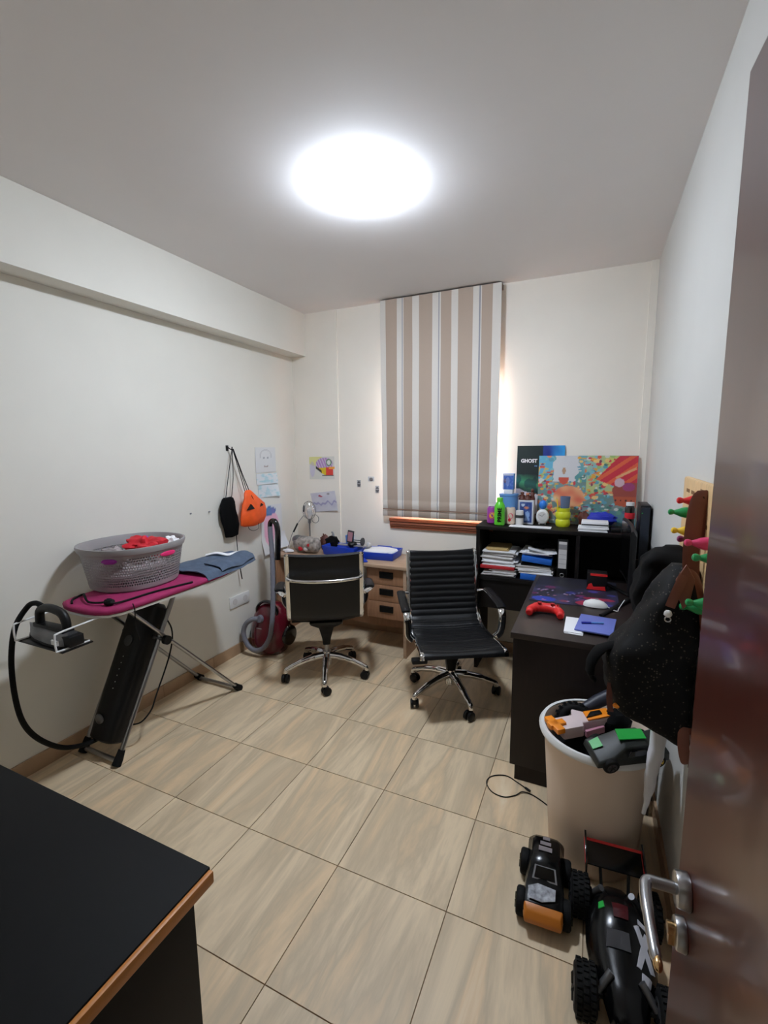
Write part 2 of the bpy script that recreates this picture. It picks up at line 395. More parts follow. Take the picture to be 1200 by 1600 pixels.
for nm, lo, hi, ax in (('baseboard_left', (XL, YB, 0), (XL + .008, YF - .012, .08), 1), ('baseboard_far', (-1.975, YF - .008, 0), (XR - .04, YF, .08), 0), ('baseboard_right', (XR - .008, YB, 0), (XR, YF - .015, .08), 1)):
    bb = struct(B(lo, (hi[0], hi[1], hi[2] - .001) if ax else hi).build(nm, 'grout'))
    a = lo[ax] + .003
    while a < hi[ax] - .02:
        e = min(a + PT - G, hi[ax]); l2, h2 = list(lo), list(hi); l2[ax], h2[ax] = a, e; h2[2] = .08
        if nm == 'baseboard_left': h2[0] += .002
        elif nm == 'baseboard_far': l2[1] -= .002
        else: l2[0] -= .002
        B(l2, h2).build('baseboard_tile', 'skirt', bb); a = e + G

# ---------------------------------------------------------------- window, mostly behind the blind
wn = MB()
for lo, hi in (((WX0, YF + .07, WZ0), (WX0 + .06, YF + .12, WZ1)), ((WX1 - .06, YF + .07, WZ0), (WX1, YF + .12, WZ1)), ((WX0 + .06, YF + .07, WZ0), (WX1 - .06, YF + .12, WZ0 + .06)), ((WX0 + .06, YF + .07, WZ1 - .06), (WX1 - .06, YF + .12, WZ1))): wn.box(lo, hi)
win = struct(wn.build('window_1', 'sillwood'))
B((WX0 + .06, YF + .09, WZ0 + .06), (WX1 - .06, YF + .095, WZ1 - .06)).build('glass_pane', 'glass', win)
prof = [(0, 0), (.018, 0), (.018, .016), (.026, .022), (.026, .03), (.034, .038), (.034, .044), (.03, .05), (.03, .056), (.042, .064), (.042, .085), (0, .085)]
MB().loft([[(x, YF - a, .905 + z) for a, z in prof] for x in (-1.5, -.66)]).build('window_sill', 'sillwood', win)

# ---------------------------------------------------------------- roman blind
bl = thing('roman_blind', 'beige and white striped roman blind hanging over the window', 'blind', (-1.09, 3.36, 1.0))
BX0, BX1 = -1.545, -.632
zs = [(1.012, .004), (1.02, -.004), (1.06, -.006), (1.066, .01), (1.075, .004), (1.13, -.003), (1.138, .001), (1.15, 0), (1.30, -.003), (1.308, 0), (1.45, 0), (1.7, .002), (2.0, 0), (2.3, .002), (2.5, 0), (2.668, 0)]
b = MB(); rings = []
nx = 40
def bpt(i, z, dy, d):
    u = i / nx; x = BX0 + (BX1 - BX0) * u + .006 * math.sin(z * 3 + 1) * (u - .5)
    wv = .005 * math.sin(u * 21 + z * .7) * (1 if z < 2.5 else .3) + .004 * math.sin(u * 7 + z * 2)
    return (x, 3.345 + dy + wv + d, z)
rings = [[bpt(i, z, dy, 0) for i in range(nx + 1)] + [bpt(i, z, dy, .003) for i in range(nx, -1, -1)] for z, dy in zs]
b.loft(rings); b.build('blind_fabric', 'blind', bl, smooth=50)
B((BX0, 3.352, 2.635), (BX1, 3.418, 2.672)).build('headrail', mat('rail_brown', (120, 100, 88), .6), bl, bevel=.004)
B((BX0 + .01, 3.335, 1.068), (BX1 - .01, 3.341, 1.076)).build('hem_shade', mat('hem_shadow_brown', (140, 112, 94), .9), bl)  # brown strip standing in for the shade in the hem fold
MB().tube([(BX1 - .03, 3.37, 2.63), (BX1 - .03, 3.37, 1.5)], .0015, 6).build('pull_cord', 'white', bl)

# ---------------------------------------------------------------- ceiling lamp
lc = (-.97, 1.92)
la = thing('ceiling_lamp', 'round white dome lamp glowing on the ceiling', 'lamp', (lc[0], lc[1], ZC))
MB().lathe([(.0001, ZC), (.110, ZC), (.110, ZC - .012), (.0001, ZC - .012)], (*lc, 0), 40).build('lamp_base', 'white', la)
MB().lathe([(.113, ZC - .010), (.120, ZC - .014), (.120, ZC - .020), (.112, ZC - .034), (.088, ZC - .046), (.05, ZC - .053), (.02, ZC - .055), (.0001, ZC - .055)], (*lc, 0), 32).build('lamp_shade', 'lampglow', la)

# ---------------------------------------------------------------- the open door on the right
da = R(2.8); ex, ey, dz = .158, .80, 2.028
dm = MX.Translation((ex, ey, 0)) @ rotz(da)          # local -Y runs from the free edge towards the hinge, local +X is the door's thickness
dr = struct(MB().box((0, -.86, .01), (.04, 0, dz), dm).build('door_1', 'doorwood', bevel=.003))
hz = .885
h = MB(); h.tube([dm @ V((0, -.062, hz)), dm @ V((-.018, -.062, hz))], [.026, .024], 24); h.build('handle_rose', 'steel', dr, bevel=.002)
h = MB(); h.tube(smoothpath([dm @ V(p) for p in ((-.01, -.062, hz), (-.045, -.062, hz), (-.055, -.064, hz), (-.060, -.078, hz), (-.062, -.12, hz), (-.061, -.185, hz - .003))], 6), [.0085] * 24 + [.0075] * 6 + [.005], 14); hd = h.build('lever_handle', 'steel', dr); h = MB().ball(dm @ V((-.060, -.186, hz - .003)), (.006, .012, .007), 12, 8); h.build('lever_tip', 'gold', hd)
h = MB(); h.tube([dm @ V((0, -.062, hz - .075)), dm @ V((-.014, -.062, hz - .075))], [.024, .022], 24); k = h.build('lock_rose', 'steel', dr, bevel=.002)
h = MB(); h.tube([dm @ V((-.012, -.062, hz - .07)), dm @ V((-.024, -.062, hz - .07))], .009, 16); h.box((-.022, -.067, hz - .095), (-.012, -.057, hz - .075), dm); h.build('lock_cylinder', 'gold', dr)
for z in (.25, 1.0, 1.7): MB().cyl(dm @ V((.02, -.865, z)), dm @ V((.02, -.865, z + .09)), .008).build('hinge', 'steel', dr)

# ---------------------------------------------------------------- black desk in the lower left corner
DX, DY, DZ = -.637, .573, .75
dk = thing('black_desk', 'black topped desk with an orange wood edge in the near left corner', 'desk', (-1.2, .25, 0))
B((-1.95, -.12, DZ - .028), (DX - .003, DY, DZ)).build('desktop', 'deskblack', dk, bevel=.002)
MB().box((DX - .003, -.12, DZ - .028), (DX + .008, DY - .002, DZ - .002)).build('edge_band', 'edgeband', dk, bevel=.003)
B((DX - .055, -.08, 0), (DX - .03, DY - .02, DZ - .028)).build('side_panel', 'deskbody', dk, bevel=.002)
B((-1.93, -.08, 0), (-1.905, DY - .02, DZ - .028)).build('side_panel', 'deskbody', dk, bevel=.002)
B((-1.905, DY - .06, .1), (DX - .055, DY - .042, DZ - .028)).build('modesty_panel', 'deskbody', dk)

# ---------------------------------------------------------------- light oak desk on the far wall
od = thing('oak_desk', 'light oak desk with three drawers standing on the far wall', 'desk', (-1.79, 3.2, 0))
B((-2.385, 2.985, .675), (-1.185, 3.385, .70)).build('desktop', 'oak', od, bevel=.003)
B((-1.225, 3.0, 0), (-1.2, 3.385, .675)).build('side_panel', 'oak', od, bevel=.002)
B((-2.37, 3.0, 0), (-2.345, 3.385, .675)).build('side_panel', 'oakd', od, bevel=.002)
B((-1.545, 3.05, .26), (-1.527, 3.385, .675)).build('partition', 'oakd', od)
B((-1.527, 3.06, .255), (-1.225, 3.385, .272)).build('cabinet_floor', 'oakd', od)
B((-2.345, 3.30, .10), (-1.225, 3.318, .48)).build('modesty_panel', 'oakd', od)
for k, (z0, z1) in enumerate(((.275, .405), (.41, .535), (.54, .668))):
    dw = B((-1.522, 3.028, z0), (-1.229, 3.046, z1)).build('drawer', 'oakd', od, bevel=.002)
    B((-1.52, 3.046, z0 + .01), (-1.232, 3.36, z1 - .02)).build('drawer_box', 'oak', dw)
    zc = (z0 + z1) / 2 + .012
    q = MB(); q.box((-1.425, 3.018, zc - .024), (-1.315, 3.027, zc + .024)); q.box((-1.415, 3.010, zc + .006), (-1.325, 3.018, zc + .022)); q.build('recessed_handle', 'black', dw)

# ---------------------------------------------------------------- dark desk along the right wall
rd = thing('dark_desk', 'dark brown desk along the right wall with a panelled end', 'desk', (0, 2.5, 0))
B((-.305, 2.02, .702), (.295, 3.045, .73)).build('desktop', 'wengetop', rd, bevel=.002)
B((-.295, 2.04, .075), (.29, 2.065, .702)).build('end_panel', 'wenge', rd, bevel=.002)
B((-.272, 2.046, 0), (.28, 2.062, .075)).build('plinth', 'wenge', rd)
B((-.295, 3.0, 0), (.29, 3.025, .702)).build('end_panel', 'wenge', rd)
B((.26, 2.065, .3), (.275, 3.0, .702)).build('modesty_panel', 'wenge', rd)

# ---------------------------------------------------------------- black shelf cabinet on the far wall
cb = thing('shelf_cabinet', 'low black open shelf cabinet full of papers beside the window', 'cabinet', (-.2, 3.24, 0))
CY0, CY1 = 3.07, 3.402
B((-.715, CY0, 1.0), (.262, CY1, 1.025)).build('cabinet_top', 'cabinet', cb, bevel=.002)
for x in (-.712, .235): B((x, CY0 + .004, 0), (x + .024, CY1, 1.0)).build('side_panel', 'cabinet', cb)
B((-.08, CY0 + .004, .675), (-.057, CY1, 1.0)).build('divider', 'cabinet', cb)
B((-.688, CY0 + .004, .652), (.235, CY1, .675)).build('shelf', 'cabinet', cb)
B((-.688, CY0 + .02, .45), (.235, CY0 + .036, .652)).build('front_panel', 'cabinet', cb)
B((-.688, CY1 - .008, .675), (.235, CY1, 1.0)).build('back_panel', 'cabinet', cb)

# ---------------------------------------------------------------- wall socket, nail marks
so = thing('wall_socket', 'white double wall socket low on the left wall', 'socket', (XL, 2.6, .37))
B((XL, 2.505, .375), (XL + .012, 2.715, .462)).build('faceplate', 'white', so, bevel=.003)
for y in (2.555, 2.665):
    MB().cyl((XL + .0121, y, .418), (XL + .014, y, .418), .024, n=20).build('socket_insert', 'paper2', so)
for y, z, l in ((2.201, 1.135, 'small nail in the left wall above the laundry basket, nearer the door'), (2.362, 1.127, 'small nail in the left wall to the left of the black drawstring bag')):
    tag(MB().tube([(XL, y, z), (XL + .012, y, z + .003)], [.004, .005], 8).build('wall_nail', 'grey'), l, 'nail', 'nails in the left wall')
# ================================================================ office chairs (built at the origin, facing -Y)
def make_chair(label):
    t = thing('office_chair', label, 'chair')
    for k in range(5):
        a = R(22 + 72 * k); m = rotz(a)
        lg = MB().tube(smoothpath([m @ V(p) for p in ((.02, 0, .142), (.10, 0, .138), (.19, 0, .118), (.255, 0, .094), (.282, 0, .082), (.287, 0, .062))], 5), [.030] * 6 + [.025] * 5 + [.021] * 5 + [.019] * 5 + [.018] * 5, 10, flat=(.85, .85)).build('leg', 'chrome', t)
        cs = MB(); hd = rotz(a + 1.1 + k)
        mm = MX.Translation(m @ V((.285, 0, 0))) @ hd
        cs.cyl(mm @ V((0, 0, .05)), mm @ V((0, 0, .072)), .008)
        for sgn in (-1, 1): cs.tube([mm @ V((.012, sgn * .006, .028)), mm @ V((.012, sgn * .009, .028)), mm @ V((.012, sgn * .021, .028)), mm @ V((.012, sgn * .025, .028))], [.026, .028, .028, .022], 18)
        cs.box((-.012, -.007, .03), (.02, .007, .055), mm); cs.build('caster', 'black', lg)
    MB().cyl((0, 0, .08), (0, 0, .172), .037, .030, 20).build('hub', 'chrome', t)
    MB().cyl((0, 0, .10), (0, 0, .30), .0145, n=16).build('gas_lift', 'steel', t)
    ms = MB().loft([[(x * w, y * d + o, z) for x, y in ((-1, -1), (1, -1), (1, 1), (-1, 1))] for w, d, o, z in ((.024, .024, 0, .165), (.03, .03, 0, .215), (.042, .05, 0, .27), (.05, .08, .01, .315), (.10, .13, .01, .355), (.11, .14, .01, .375))])
    me = ms.build('mechanism', 'black', t, bevel=.006)
    MB().tube([(-.05, -.06, .345), (-.22, -.17, .335)], [.009, .008], 8).build('tilt_lever', 'black', me)
    B((-.275, -.205, .312), (-.185, -.155, .338)).build('lever_paddle', 'black', me, bevel=.006)
    MB().tube([(.05, .02, .345), (.23, .03, .348)], .008, 8).build('height_lever', 'black', me)
    # the profile of the sling: from front lip, back along the seat, up the back
    prof = [(-.325, .395), (-.318, .415), (-.29, .423), (-.2, .416), (-.1, .405), (0, .398), (.09, .398), (.15, .41), (.19, .44), (.215, .49), (.235, .56), (.255, .65), (.275, .75), (.292, .835), (.297, .862), (.305, .868)]
    sp = smoothpath([(0, y, z) for y, z in prof], 16)
    ln = [0]
    for a, b in zip(sp, sp[1:]): ln.append(ln[-1] + (b - a).length)
    T = ln[-1]; split = T * .52
    def sl(name, lo, hi):
        idx = [i for i in range(len(sp)) if lo <= ln[i] <= hi]; rings = []
        for i in idx:
            d = (sp[min(i + 1, len(sp) - 1)] - sp[max(i - 1, 0)]).normalized(); nrm = V((0, -d.z, d.y))
            rib = .006 * abs(math.sin(ln[i] / (.04 if ln[i] > T * .5 else .028) * PI)) ** .8 if .05 < ln[i] < T - .04 else .003
            hw = .232 - .012 * (ln[i] / T); sag = .012
            tp = [sp[i] + V((u * hw, 0, 0)) + nrm * (.006 + (rib if abs(u) < .97 else 0) - sag * (1 - u * u)) for u in (-1, -.96, -.7, -.35, 0, .35, .7, .96, 1)]
            bt = [sp[i] + V((u * hw, 0, 0)) - nrm * (.006 + sag * (1 - u * u)) for u in (1, .7, .35, 0, -.35, -.7, -1)]
            rings.append(tp + bt)
        return MB().loft(rings).build(name, 'leather', t, smooth=60)
    sl('seat', 0, split); sl('backrest', split, T + .01)
    for sgn in (-1, 1):
        q = [p + V((sgn * (.236 - .012 * (ln[i] / T)), 0, 0)) for i, p in enumerate(sp) if i % 5 == 0] + [sp[-1] + V((sgn * .226, 0, 0))]
        MB().tube(q, .0125, 8, flat=(.75, 1.25)).build('side_rail', 'chrome', t)
        # armrest: a flat loop of chrome with a black pad on top
        ap = smoothpath([(sgn * .245, .247, .60), (sgn * .285, .20, .612), (sgn * .292, .06, .602), (sgn * .292, -.05, .588), (sgn * .29, -.095, .565), (sgn * .286, -.11, .52), (sgn * .28, -.10, .45), (sgn * .255, -.085, .412)], 6)
        ar = MB().tube(ap, .019, 10, flat=(1.15, .5)).build('armrest', 'chrome', t)
        MB().tube([p + V((sgn * .002, 0, .009)) for p in ap[6:22]], .026, 10, flat=(1.05, .4)).build('arm_pad', 'black', ar)
        MB().tube([p + V((sgn * .004, 0, 0)) for p in ap[27:41]], .027, 10, flat=(1.05, .5)).build('arm_sleeve', 'black', ar)
    # spreaders: chrome tube behind the back, bars below the seat
    MB().tube(smoothpath([(-.226, .285, .72), (-.2, .315, .715), (-.1, .335, .708), (0, .34, .706), (.1, .335, .708), (.2, .315, .715), (.226, .285, .72)], 5), .0115, 10).build('back_crossbar', 'chrome', t)
    for y in (-.14, .1): MB().tube(smoothpath([(-.232, y, .405), (-.12, y, .378), (.12, y, .378), (.232, y, .405)], 5), .012, 8).build('seat_crossbar', 'black', t)
    return t
ch = make_chair('black ribbed office chair turned towards the camera, in front of the papers cabinet')
ch['group'] = 'ribbed office chairs'
c2 = copy_tree(ch); c2['label'] = 'black office chair seen from behind, drawn up to the oak desk'
ch.location = (-.76, 2.65, 0); ch.rotation_euler = (0, 0, R(29.7))
c2.location = (-1.62, 2.57, 0); c2.rotation_euler = (0, 0, R(212))
UP = .055
for o in ch.children:
    if o.name.split('.')[0] == 'leg': o.rotation_euler = (0, 0, R(-29.7))
for o in c2.children:
    nm = o.name.split('.')[0]
    if nm == 'leg': o.rotation_euler = (0, 0, R(-8))
    elif nm == 'gas_lift': o.location.z += .04
    elif nm != 'hub': o.location.z += UP

# ================================================================ ironing corner
ib = thing('ironing_board', 'magenta covered ironing board with crossed chrome legs by the left wall', 'ironing board', (-2.1, 1.75, 0))
cx = -2.065; out = []
for y, hw in ((1.215, .05), (1.222, .10), (1.25, .155), (1.30, .178), (1.4, .185), (1.7, .185), (1.85, .178), (1.97, .160), (2.08, .128), (2.17, .09), (2.23, .055), (2.265, .02)): out.append((y, hw))
poly = [(cx + h, y) for y, h in out] + [(cx - h, y) for y, h in reversed(out)]
def off(P, d):
    c = V((cx, 1.73)); return [((x - cx) * (1 + d / .185) + cx, (y - c.y) * (1 + d / .52) + c.y) for x, y in P]
MB().loft([[(x, y, z) for x, y in off(poly, d)] for d, z in ((-.012, .832), (0, .838), (.004, .848), (0, .858), (-.01, .863))]).build('padded_cover', 'magenta', ib, smooth=60)
MB().loft([[(x, y, z) for x, y in off(poly, d)] for d, z in ((-.006, .822), (-.004, .833), (-.03, .834))]).build('board_pan', 'white', ib)
def leg(p, q, nm='leg'):
    return MB().tube([p, q], .0125, 12, flat=(1.2, .8)).build(nm, 'steel', ib)
for x in (-2.085, -2.345):
    l = leg((x, 1.352, .03), (x + .005, 1.775, .825))
    MB().tube([(x, 1.335, .004), (x, 1.352, .03), (x, 1.372, .068)], [.023, .021, .017], 12).build('foot_cap', 'rubber', l)
for x, xt in ((-2.04, -2.06), (-2.375, -2.30)):
    l = leg((x, 2.142, .025), (xt, 1.40, .825))
    MB().tube([(x, 2.165, .006), (x, 2.142, .025), (x, 2.12, .048)], [.022, .02, .017], 12).build('foot_cap', 'rubber', l)
MB().tube([(-2.345, 1.346, .022), (-2.085, 1.346, .022)], .012, 10).build('foot_bar', 'steel', ib)
MB().tube([(-2.375, 2.14, .022), (-2.04, 2.14, .022)], .012, 10).build('foot_bar', 'steel', ib)
MB().tube([(-2.36, 1.627, .555), (-2.03, 1.627, .555)], .009, 10).build('pivot_bar', 'greymetal', ib)
for x in (-2.045,): MB().cyl((x + .012, 1.627, .555), (x + .035, 1.627, .555), .024, n=16).build('pivot_knob', 'black', ib)
MB().tube([(-2.30, 1.40, .822), (-2.06, 1.40, .822)], .01, 10).build('leg_bar', 'steel', ib); MB().tube([(-2.34, 1.775, .82), (-2.08, 1.775, .82)], .01, 10).build('leg_bar', 'steel', ib)
for k, x in enumerate((-2.245, -1.955)):
    MB().tube(smoothpath([(x, 1.29, .826), (x - .01, 1.19, .818), (x - .012, 1.075, .812), (x - .012, 1.06, .80), (x - .01, 1.06, .745), (x - .005, 1.07, .738), (x, 1.19, .738)], 5), .0042, 8).build('rest_wire', 'white', ib)
B((-2.27, 1.07, .728), (-1.945, 1.20, .7345)).build('rest_tray', 'black', ib, bevel=.002)

# steam iron lying across the rest: pointed sole towards the wall, silver body, arched handle
ir = thing('steam_iron', 'black and silver steam iron lying on the rest at the end of the board', 'iron', (-2.12, 1.13, .736))
IM = MX(((0, -1.25, 0, -1.965), (-1, 0, 0, 1.13), (0, 0, 1, .736), (0, 0, 0, 1)))     # (across, along from heel to tip, up)
def sole(s, z): return [(hx * s, y * (1 if s > .95 else .96) + (0 if s > .95 else .004), z) for hx, y in ((.0, .252), (.02, .225), (.040, .17), (.05, .09), (.047, .015), (.03, 0), (-.03, 0), (-.047, .015), (-.05, .09), (-.040, .17), (-.02, .225))]
MB().loft([sole(1, .0), sole(1, .010)], IM).build('soleplate', 'black', ir, bevel=.001)
MB().loft([sole(.94, .0105), sole(.9, .032), sole(.72, .05), sole(.45, .058)], IM).build('iron_body', 'greymetal', ir, smooth=50)
MB().box((-.050, .02, .014), (-.044, .055, .034), IM).box((.044, .02, .014), (.050, .055, .034), IM).build('water_window', 'white', ir)
MB().tube([IM @ p for p in smoothpath([(0, .04, .05), (0, .03, .09), (0, .045, .13), (0, .09, .145), (0, .14, .143), (0, .175, .12), (0, .18, .055)], 6)], .018, 12).build('handle', 'black', ir)
MB().loft([[(sx, y, z) for sx, y in ((-.024, .02), (.024, .02), (.018, .20), (-.018, .20))] for z in (.052, .072)], IM).build('handle_base', 'black', ir, bevel=.003)
MB().loft([[(sx, y, z) for sx, y in ((-.03, -.02), (.03, -.02), (.035, .03), (-.035, .03))] for z in (.006, .05)], IM).build('heel', 'black', ir, bevel=.003)

# steam tank between the legs, with its hose up to the iron
tk = thing('steam_tank', 'tall black steam tank slung between the ironing board legs', 'steam generator', (-2.21, 1.38, 0))
a0, a1 = V((-2.215, 1.385, .075)), V((-2.215, 1.70, .715)); ax = (a1 - a0).normalized(); sx_ = V((1, 0, 0)); sy_ = ax.cross(sx_)
rings = []
for t_, w_, d_ in ((0, .07, .05), (.015, .088, .062), (.12, .092, .066), (.5, .095, .068), (.9, .095, .068), (.97, .092, .066), (1.0, .075, .052)):
    c = a0.lerp(a1, t_); rings.append([c + sx_ * (w_ * math.copysign(abs(math.cos(q)) ** .6, math.cos(q))) + sy_ * (d_ * math.copysign(abs(math.sin(q)) ** .6, math.sin(q))) for q in [2 * PI * j / 28 for j in range(28)]])
MB().loft(rings).build('tank_body', 'black', tk, bevel=.004)
c = a0.lerp(a1, .70); MB().tube([c + sx_ * .01 - sy_ * .069, c + sx_ * .01 - sy_ * .074], .028, 20).build('dial', 'darkgrey', tk)
for k in range(6):
    c = a0.lerp(a1, .36 + .045 * k) - sy_ * .067 + sx_ * .005; MB().ball(c, .0028, 8, 6).build('indicator_dot', 'white', tk)
c = a0.lerp(a1, .14) - sy_ * .066; MB().ball(c + sx_ * -.02, (.03, .012, .03), 14, 8).build('filler_cap', 'greymetal', tk)
MB().tube(smoothpath([a1 - sx_ * .05 + ax * .0, a1 - sx_ * .05 + ax * .035, a1 + sx_ * .05 + ax * .035, a1 + sx_ * .05], 6), .01, 8).build('carry_handle', 'black', tk)
hs = [(-2.165, 1.13, .884), (-2.205, 1.128, .892), (-2.245, 1.115, .873), (-2.268, 1.07, .79), (-2.27, 1.043, .656), (-2.262, 1.035, .50), (-2.256, 1.05, .36), (-2.252, 1.10, .25), (-2.25, 1.19, .15), (-2.25, 1.29, .10), (-2.24, 1.36, .095)]
MB().tube(smoothpath(hs, 8), .0115, 10).build('steam_hose', 'rubber', tk)
tag(MB().tube(smoothpath([(-2.20, 1.735, .66), (-2.14, 1.76, .55), (-2.12, 1.72, .42), (-2.10, 1.60, .24), (-2.09, 1.555, .18), (-2.10, 1.50, .14), (-2.14, 1.47, .13)], 7), .004, 6).build('power_lead', 'rubber'), 'thin black lead looping behind the steam tank and the near chrome leg', 'cable')

# laundry basket: woven wall with real openings
bc = V((-2.185, 1.60)); BA, BB, BZ0, BZ1 = .222, .245, .864, 1.085
def bpt2(th, z, d=0):
    t = (z - BZ0) / (BZ1 - BZ0); k = .84 + .16 * t; e = .88
    cs, sn = math.cos(th), math.sin(th)
    return V((bc.x + (BA * k + d) * math.copysign(abs(cs) ** e, cs), bc.y + (BB * k + d) * math.copysign(abs(sn) ** e, sn), z))
bk = thing('laundry_basket', 'grey perforated plastic laundry basket full of clothes on the ironing board', 'basket', (bc.x, bc.y, BZ0))
b = MB(); nu, nv = 112, 11; z0, z1 = BZ0 + .028, BZ1 - .045
for lev in (0, 1):
    d = -.003 * lev
    for j in range(nv):
        for i in range(nu):
            sh = .5 * (j % 2)
            ta, tb = 2 * PI * (i + sh) / nu, 2 * PI * (i + 1 + sh) / nu; za, zb = z0 + (z1 - z0) * j / nv, z0 + (z1 - z0) * (j + 1) / nv
            tm, zm = (ta + tb) / 2, (za + zb) / 2; q = .43
            o = [bpt2(ta, za, d), bpt2(tb, za, d), bpt2(tb, zb, d), bpt2(ta, zb, d)]
            h_ = [bpt2(tm - (tb - ta) * q, zm, d), bpt2(tm, zm - (zb - za) * q, d), bpt2(tm + (tb - ta) * q, zm, d), bpt2(tm, zm + (zb - za) * q, d)]
            b.add(o + h_, [(0, 1, 5), (1, 6, 5), (1, 2, 6), (2, 7, 6), (2, 3, 7), (3, 4, 7), (3, 0, 4), (0, 5, 4)])
o = b.build('basket_wall', 'basket', bk); o['kind'] = 'stuff'
def band(zs, m='basket', nm='basket_rim'):
    return MB().loft([[bpt2(2 * PI * j / 72, z, d) for j in range(72)] for z, d in zs], close=True).build(nm, m, bk)
band([(BZ1 - .05, .0), (BZ1 - .035, .001), (BZ1 - .03, .008), (BZ1 - .008, .011), (BZ1, .008), (BZ1, 0), (BZ1 - .01, -.003), (BZ1 - .05, -.004)])
band([(BZ0 + .03, .0005), (BZ0 + .008, 0), (BZ0, -.008), (BZ0, -.02), (BZ0 + .006, -.02), (BZ0 + .03, -.004)], nm='basket_foot')
MB().loft([[bpt2(2 * PI * j / 72, z, -.006) for j in range(72)] for z in (BZ0 + .001, BZ0 + .005)]).build('basket_floor', 'basket', bk)
for th0, m in ((R(-62), 'purple'), (R(8), 'pinkred')):
    g = MB(); pts = [bpt2(th0 + a * .17, BZ1 - .056, .002) for a in (-1, -.6, -.2, .2, .6, 1)]
    g.tube(pts, [.004, .011, .012, .012, .011, .004], 8, flat=(.6, 1.1)); o = g.build('grip', m, bk); o['label'] = 'purple grip' if m == 'purple' else 'pink grip'
def lump(name, label, cat, c, r, m, seed, amp=.5, group=None, fr=2.5):
    return tag(MB().ball(c, r, 28, 18, amp=amp, seed=seed, fr=fr).build(name, m), label, cat, group)
G1 = 'clothes in the laundry basket'
lump('garment', 'crumpled red garment on top of the laundry basket', 'clothes', (-2.14, 1.635, 1.052), (.10, .085, .048), 'red', 1, .6, G1)
lump('garment', 'grey folded garment at the left end of the laundry basket', 'clothes', (-2.16, 1.475, 1.035), (.08, .055, .035), 'cloth', 2, .5, G1)
lump('garment', 'purple garment at the right end of the laundry basket behind the red one', 'clothes', (-2.27, 1.72, 1.04), (.055, .055, .04), 'purple', 3, .5, G1)
lump('garment', 'white and pink garment at the far end of the basket', 'clothes', (-2.09, 1.765, 1.045), (.055, .04, .035), 'paper', 4, .6, G1)
lump('garment', 'grey towels filling the bottom of the laundry basket', 'clothes', (-2.185, 1.60, .935), (.15, .17, .055), 'cloth', 5, .15, G1)

# folded shirt on the nose of the board
sh = thing('shirt', 'blue grey shirt with a white collar laid over the end of the ironing board', 'shirt', (-2.05, 2.0, .863))
def shirt(u, v):
    y = 1.80 + .455 * u; hw = .178 - .02 * u - .10 * max(0, u - .62) ** 1.0
    s = (v - .5) * 2; x = cx + hw * s * 1.04; z = .872 + .016 * math.exp(-((abs(s) - .45) / .4) ** 2) + .006 * NZ.noise(V((u * 6, v * 5, 3))) + .006 * u
    e = abs(s)
    if e > .9: z -= (e - .9) * .28
    return (x, y, z)
MB().slab(shirt, 26, 26, .005).build('shirt_body', 'denim', sh, smooth=70)
def fold(u, v):
    p = V(shirt(.25 + .72 * u, .62 + .36 * v)); return p + V((.006 * v, 0, .011 + .006 * math.sin(u * 9)))
MB().slab(fold, 16, 8, .005).build('sleeve', 'denim', sh, smooth=70)
MB().tube(smoothpath([V(shirt(.66, .12)) + V((0, 0, .012)), V(shirt(.72, .3)) + V((0, 0, .018)), V(shirt(.8, .45)) + V((0, 0, .012)), V(shirt(.93, .55)) + V((0, 0, .014)), V(shirt(.98, .75)) + V((0, 0, .010))], 7), .012, 10, flat=(1.3, .7)).build('collar', 'paper', sh)
# black power lead of the iron lying on the cover
tag(MB().tube(smoothpath([(-2.13, 1.235, .866), (-2.18, 1.27, .868), (-2.20, 1.33, .872), (-2.14, 1.30, .882), (-2.06, 1.265, .874), (-1.99, 1.275, .876), (-1.955, 1.31, .880), (-1.93, 1.30, .874), (-1.93, 1.37, .869), (-1.925, 1.5, .869), (-1.90, 1.62, .869), (-1.885, 1.7, .868)], 8), .005, 8).build('iron_cord', 'rubber'), 'black cord running over the pink cover along the foot of the basket', 'cable')
tag(MB().ball((-1.955, 1.292, .878), (.026, .02, .016), 14, 10, amp=.3, seed=9).build('cord_plug', 'rubber'), 'black plug lying on the pink cover in front of the basket', 'plug')
tag(MB().tube(smoothpath([(-1.872, 1.345, .866), (-1.868, 1.35, .83), (-1.876, 1.352, .76), (-1.87, 1.36, .70), (-1.88, 1.37, .68)], 6), .0028, 6).build('tie_string', 'rubber'), 'short black string hanging from the near edge of the ironing board', 'string')
# ================================================================ vacuum cleaner in the corner
vc = thing('vacuum_cleaner', 'dark red upright stored vacuum cleaner with a looped grey hose', 'vacuum cleaner', (-2.23, 2.72, 0))
rings = []
for z, a, b_, cy in ((.0, .10, .09, 2.73), (.012, .13, .115, 2.73), (.08, .150, .13, 2.735), (.18, .155, .13, 2.75), (.28, .14, .115, 2.765), (.34, .105, .09, 2.77), (.372, .06, .055, 2.77), (.378, .01, .01, 2.77)):
    rings.append([(-2.235 + a * math.copysign(abs(math.cos(q)) ** .85, math.cos(q)), cy + b_ * math.copysign(abs(math.sin(q)) ** .85, math.sin(q)), z) for q in [2 * PI * j / 36 for j in range(36)]])
MB().loft(rings).build('vacuum_body', 'vacred', vc, smooth=60)
MB().tube(smoothpath([(-2.33, 2.71, .275), (-2.32, 2.70, .345), (-2.27, 2.71, .392), (-2.20, 2.71, .392), (-2.15, 2.705, .35), (-2.14, 2.71, .30)], 6), .018, 10, flat=(1, .6)).build('carry_handle', 'blackgloss', vc)
MB().cyl((-2.245, 2.64, .282), (-2.245, 2.615, .286), .03, .026, 18).build('hose_port', 'vacgrey', vc)
MB().tube([(-2.10, 2.77, .13), (-2.065, 2.77, .13)], [.085, .075], 26).build('wheel', 'blackgloss', vc, bevel=.006)
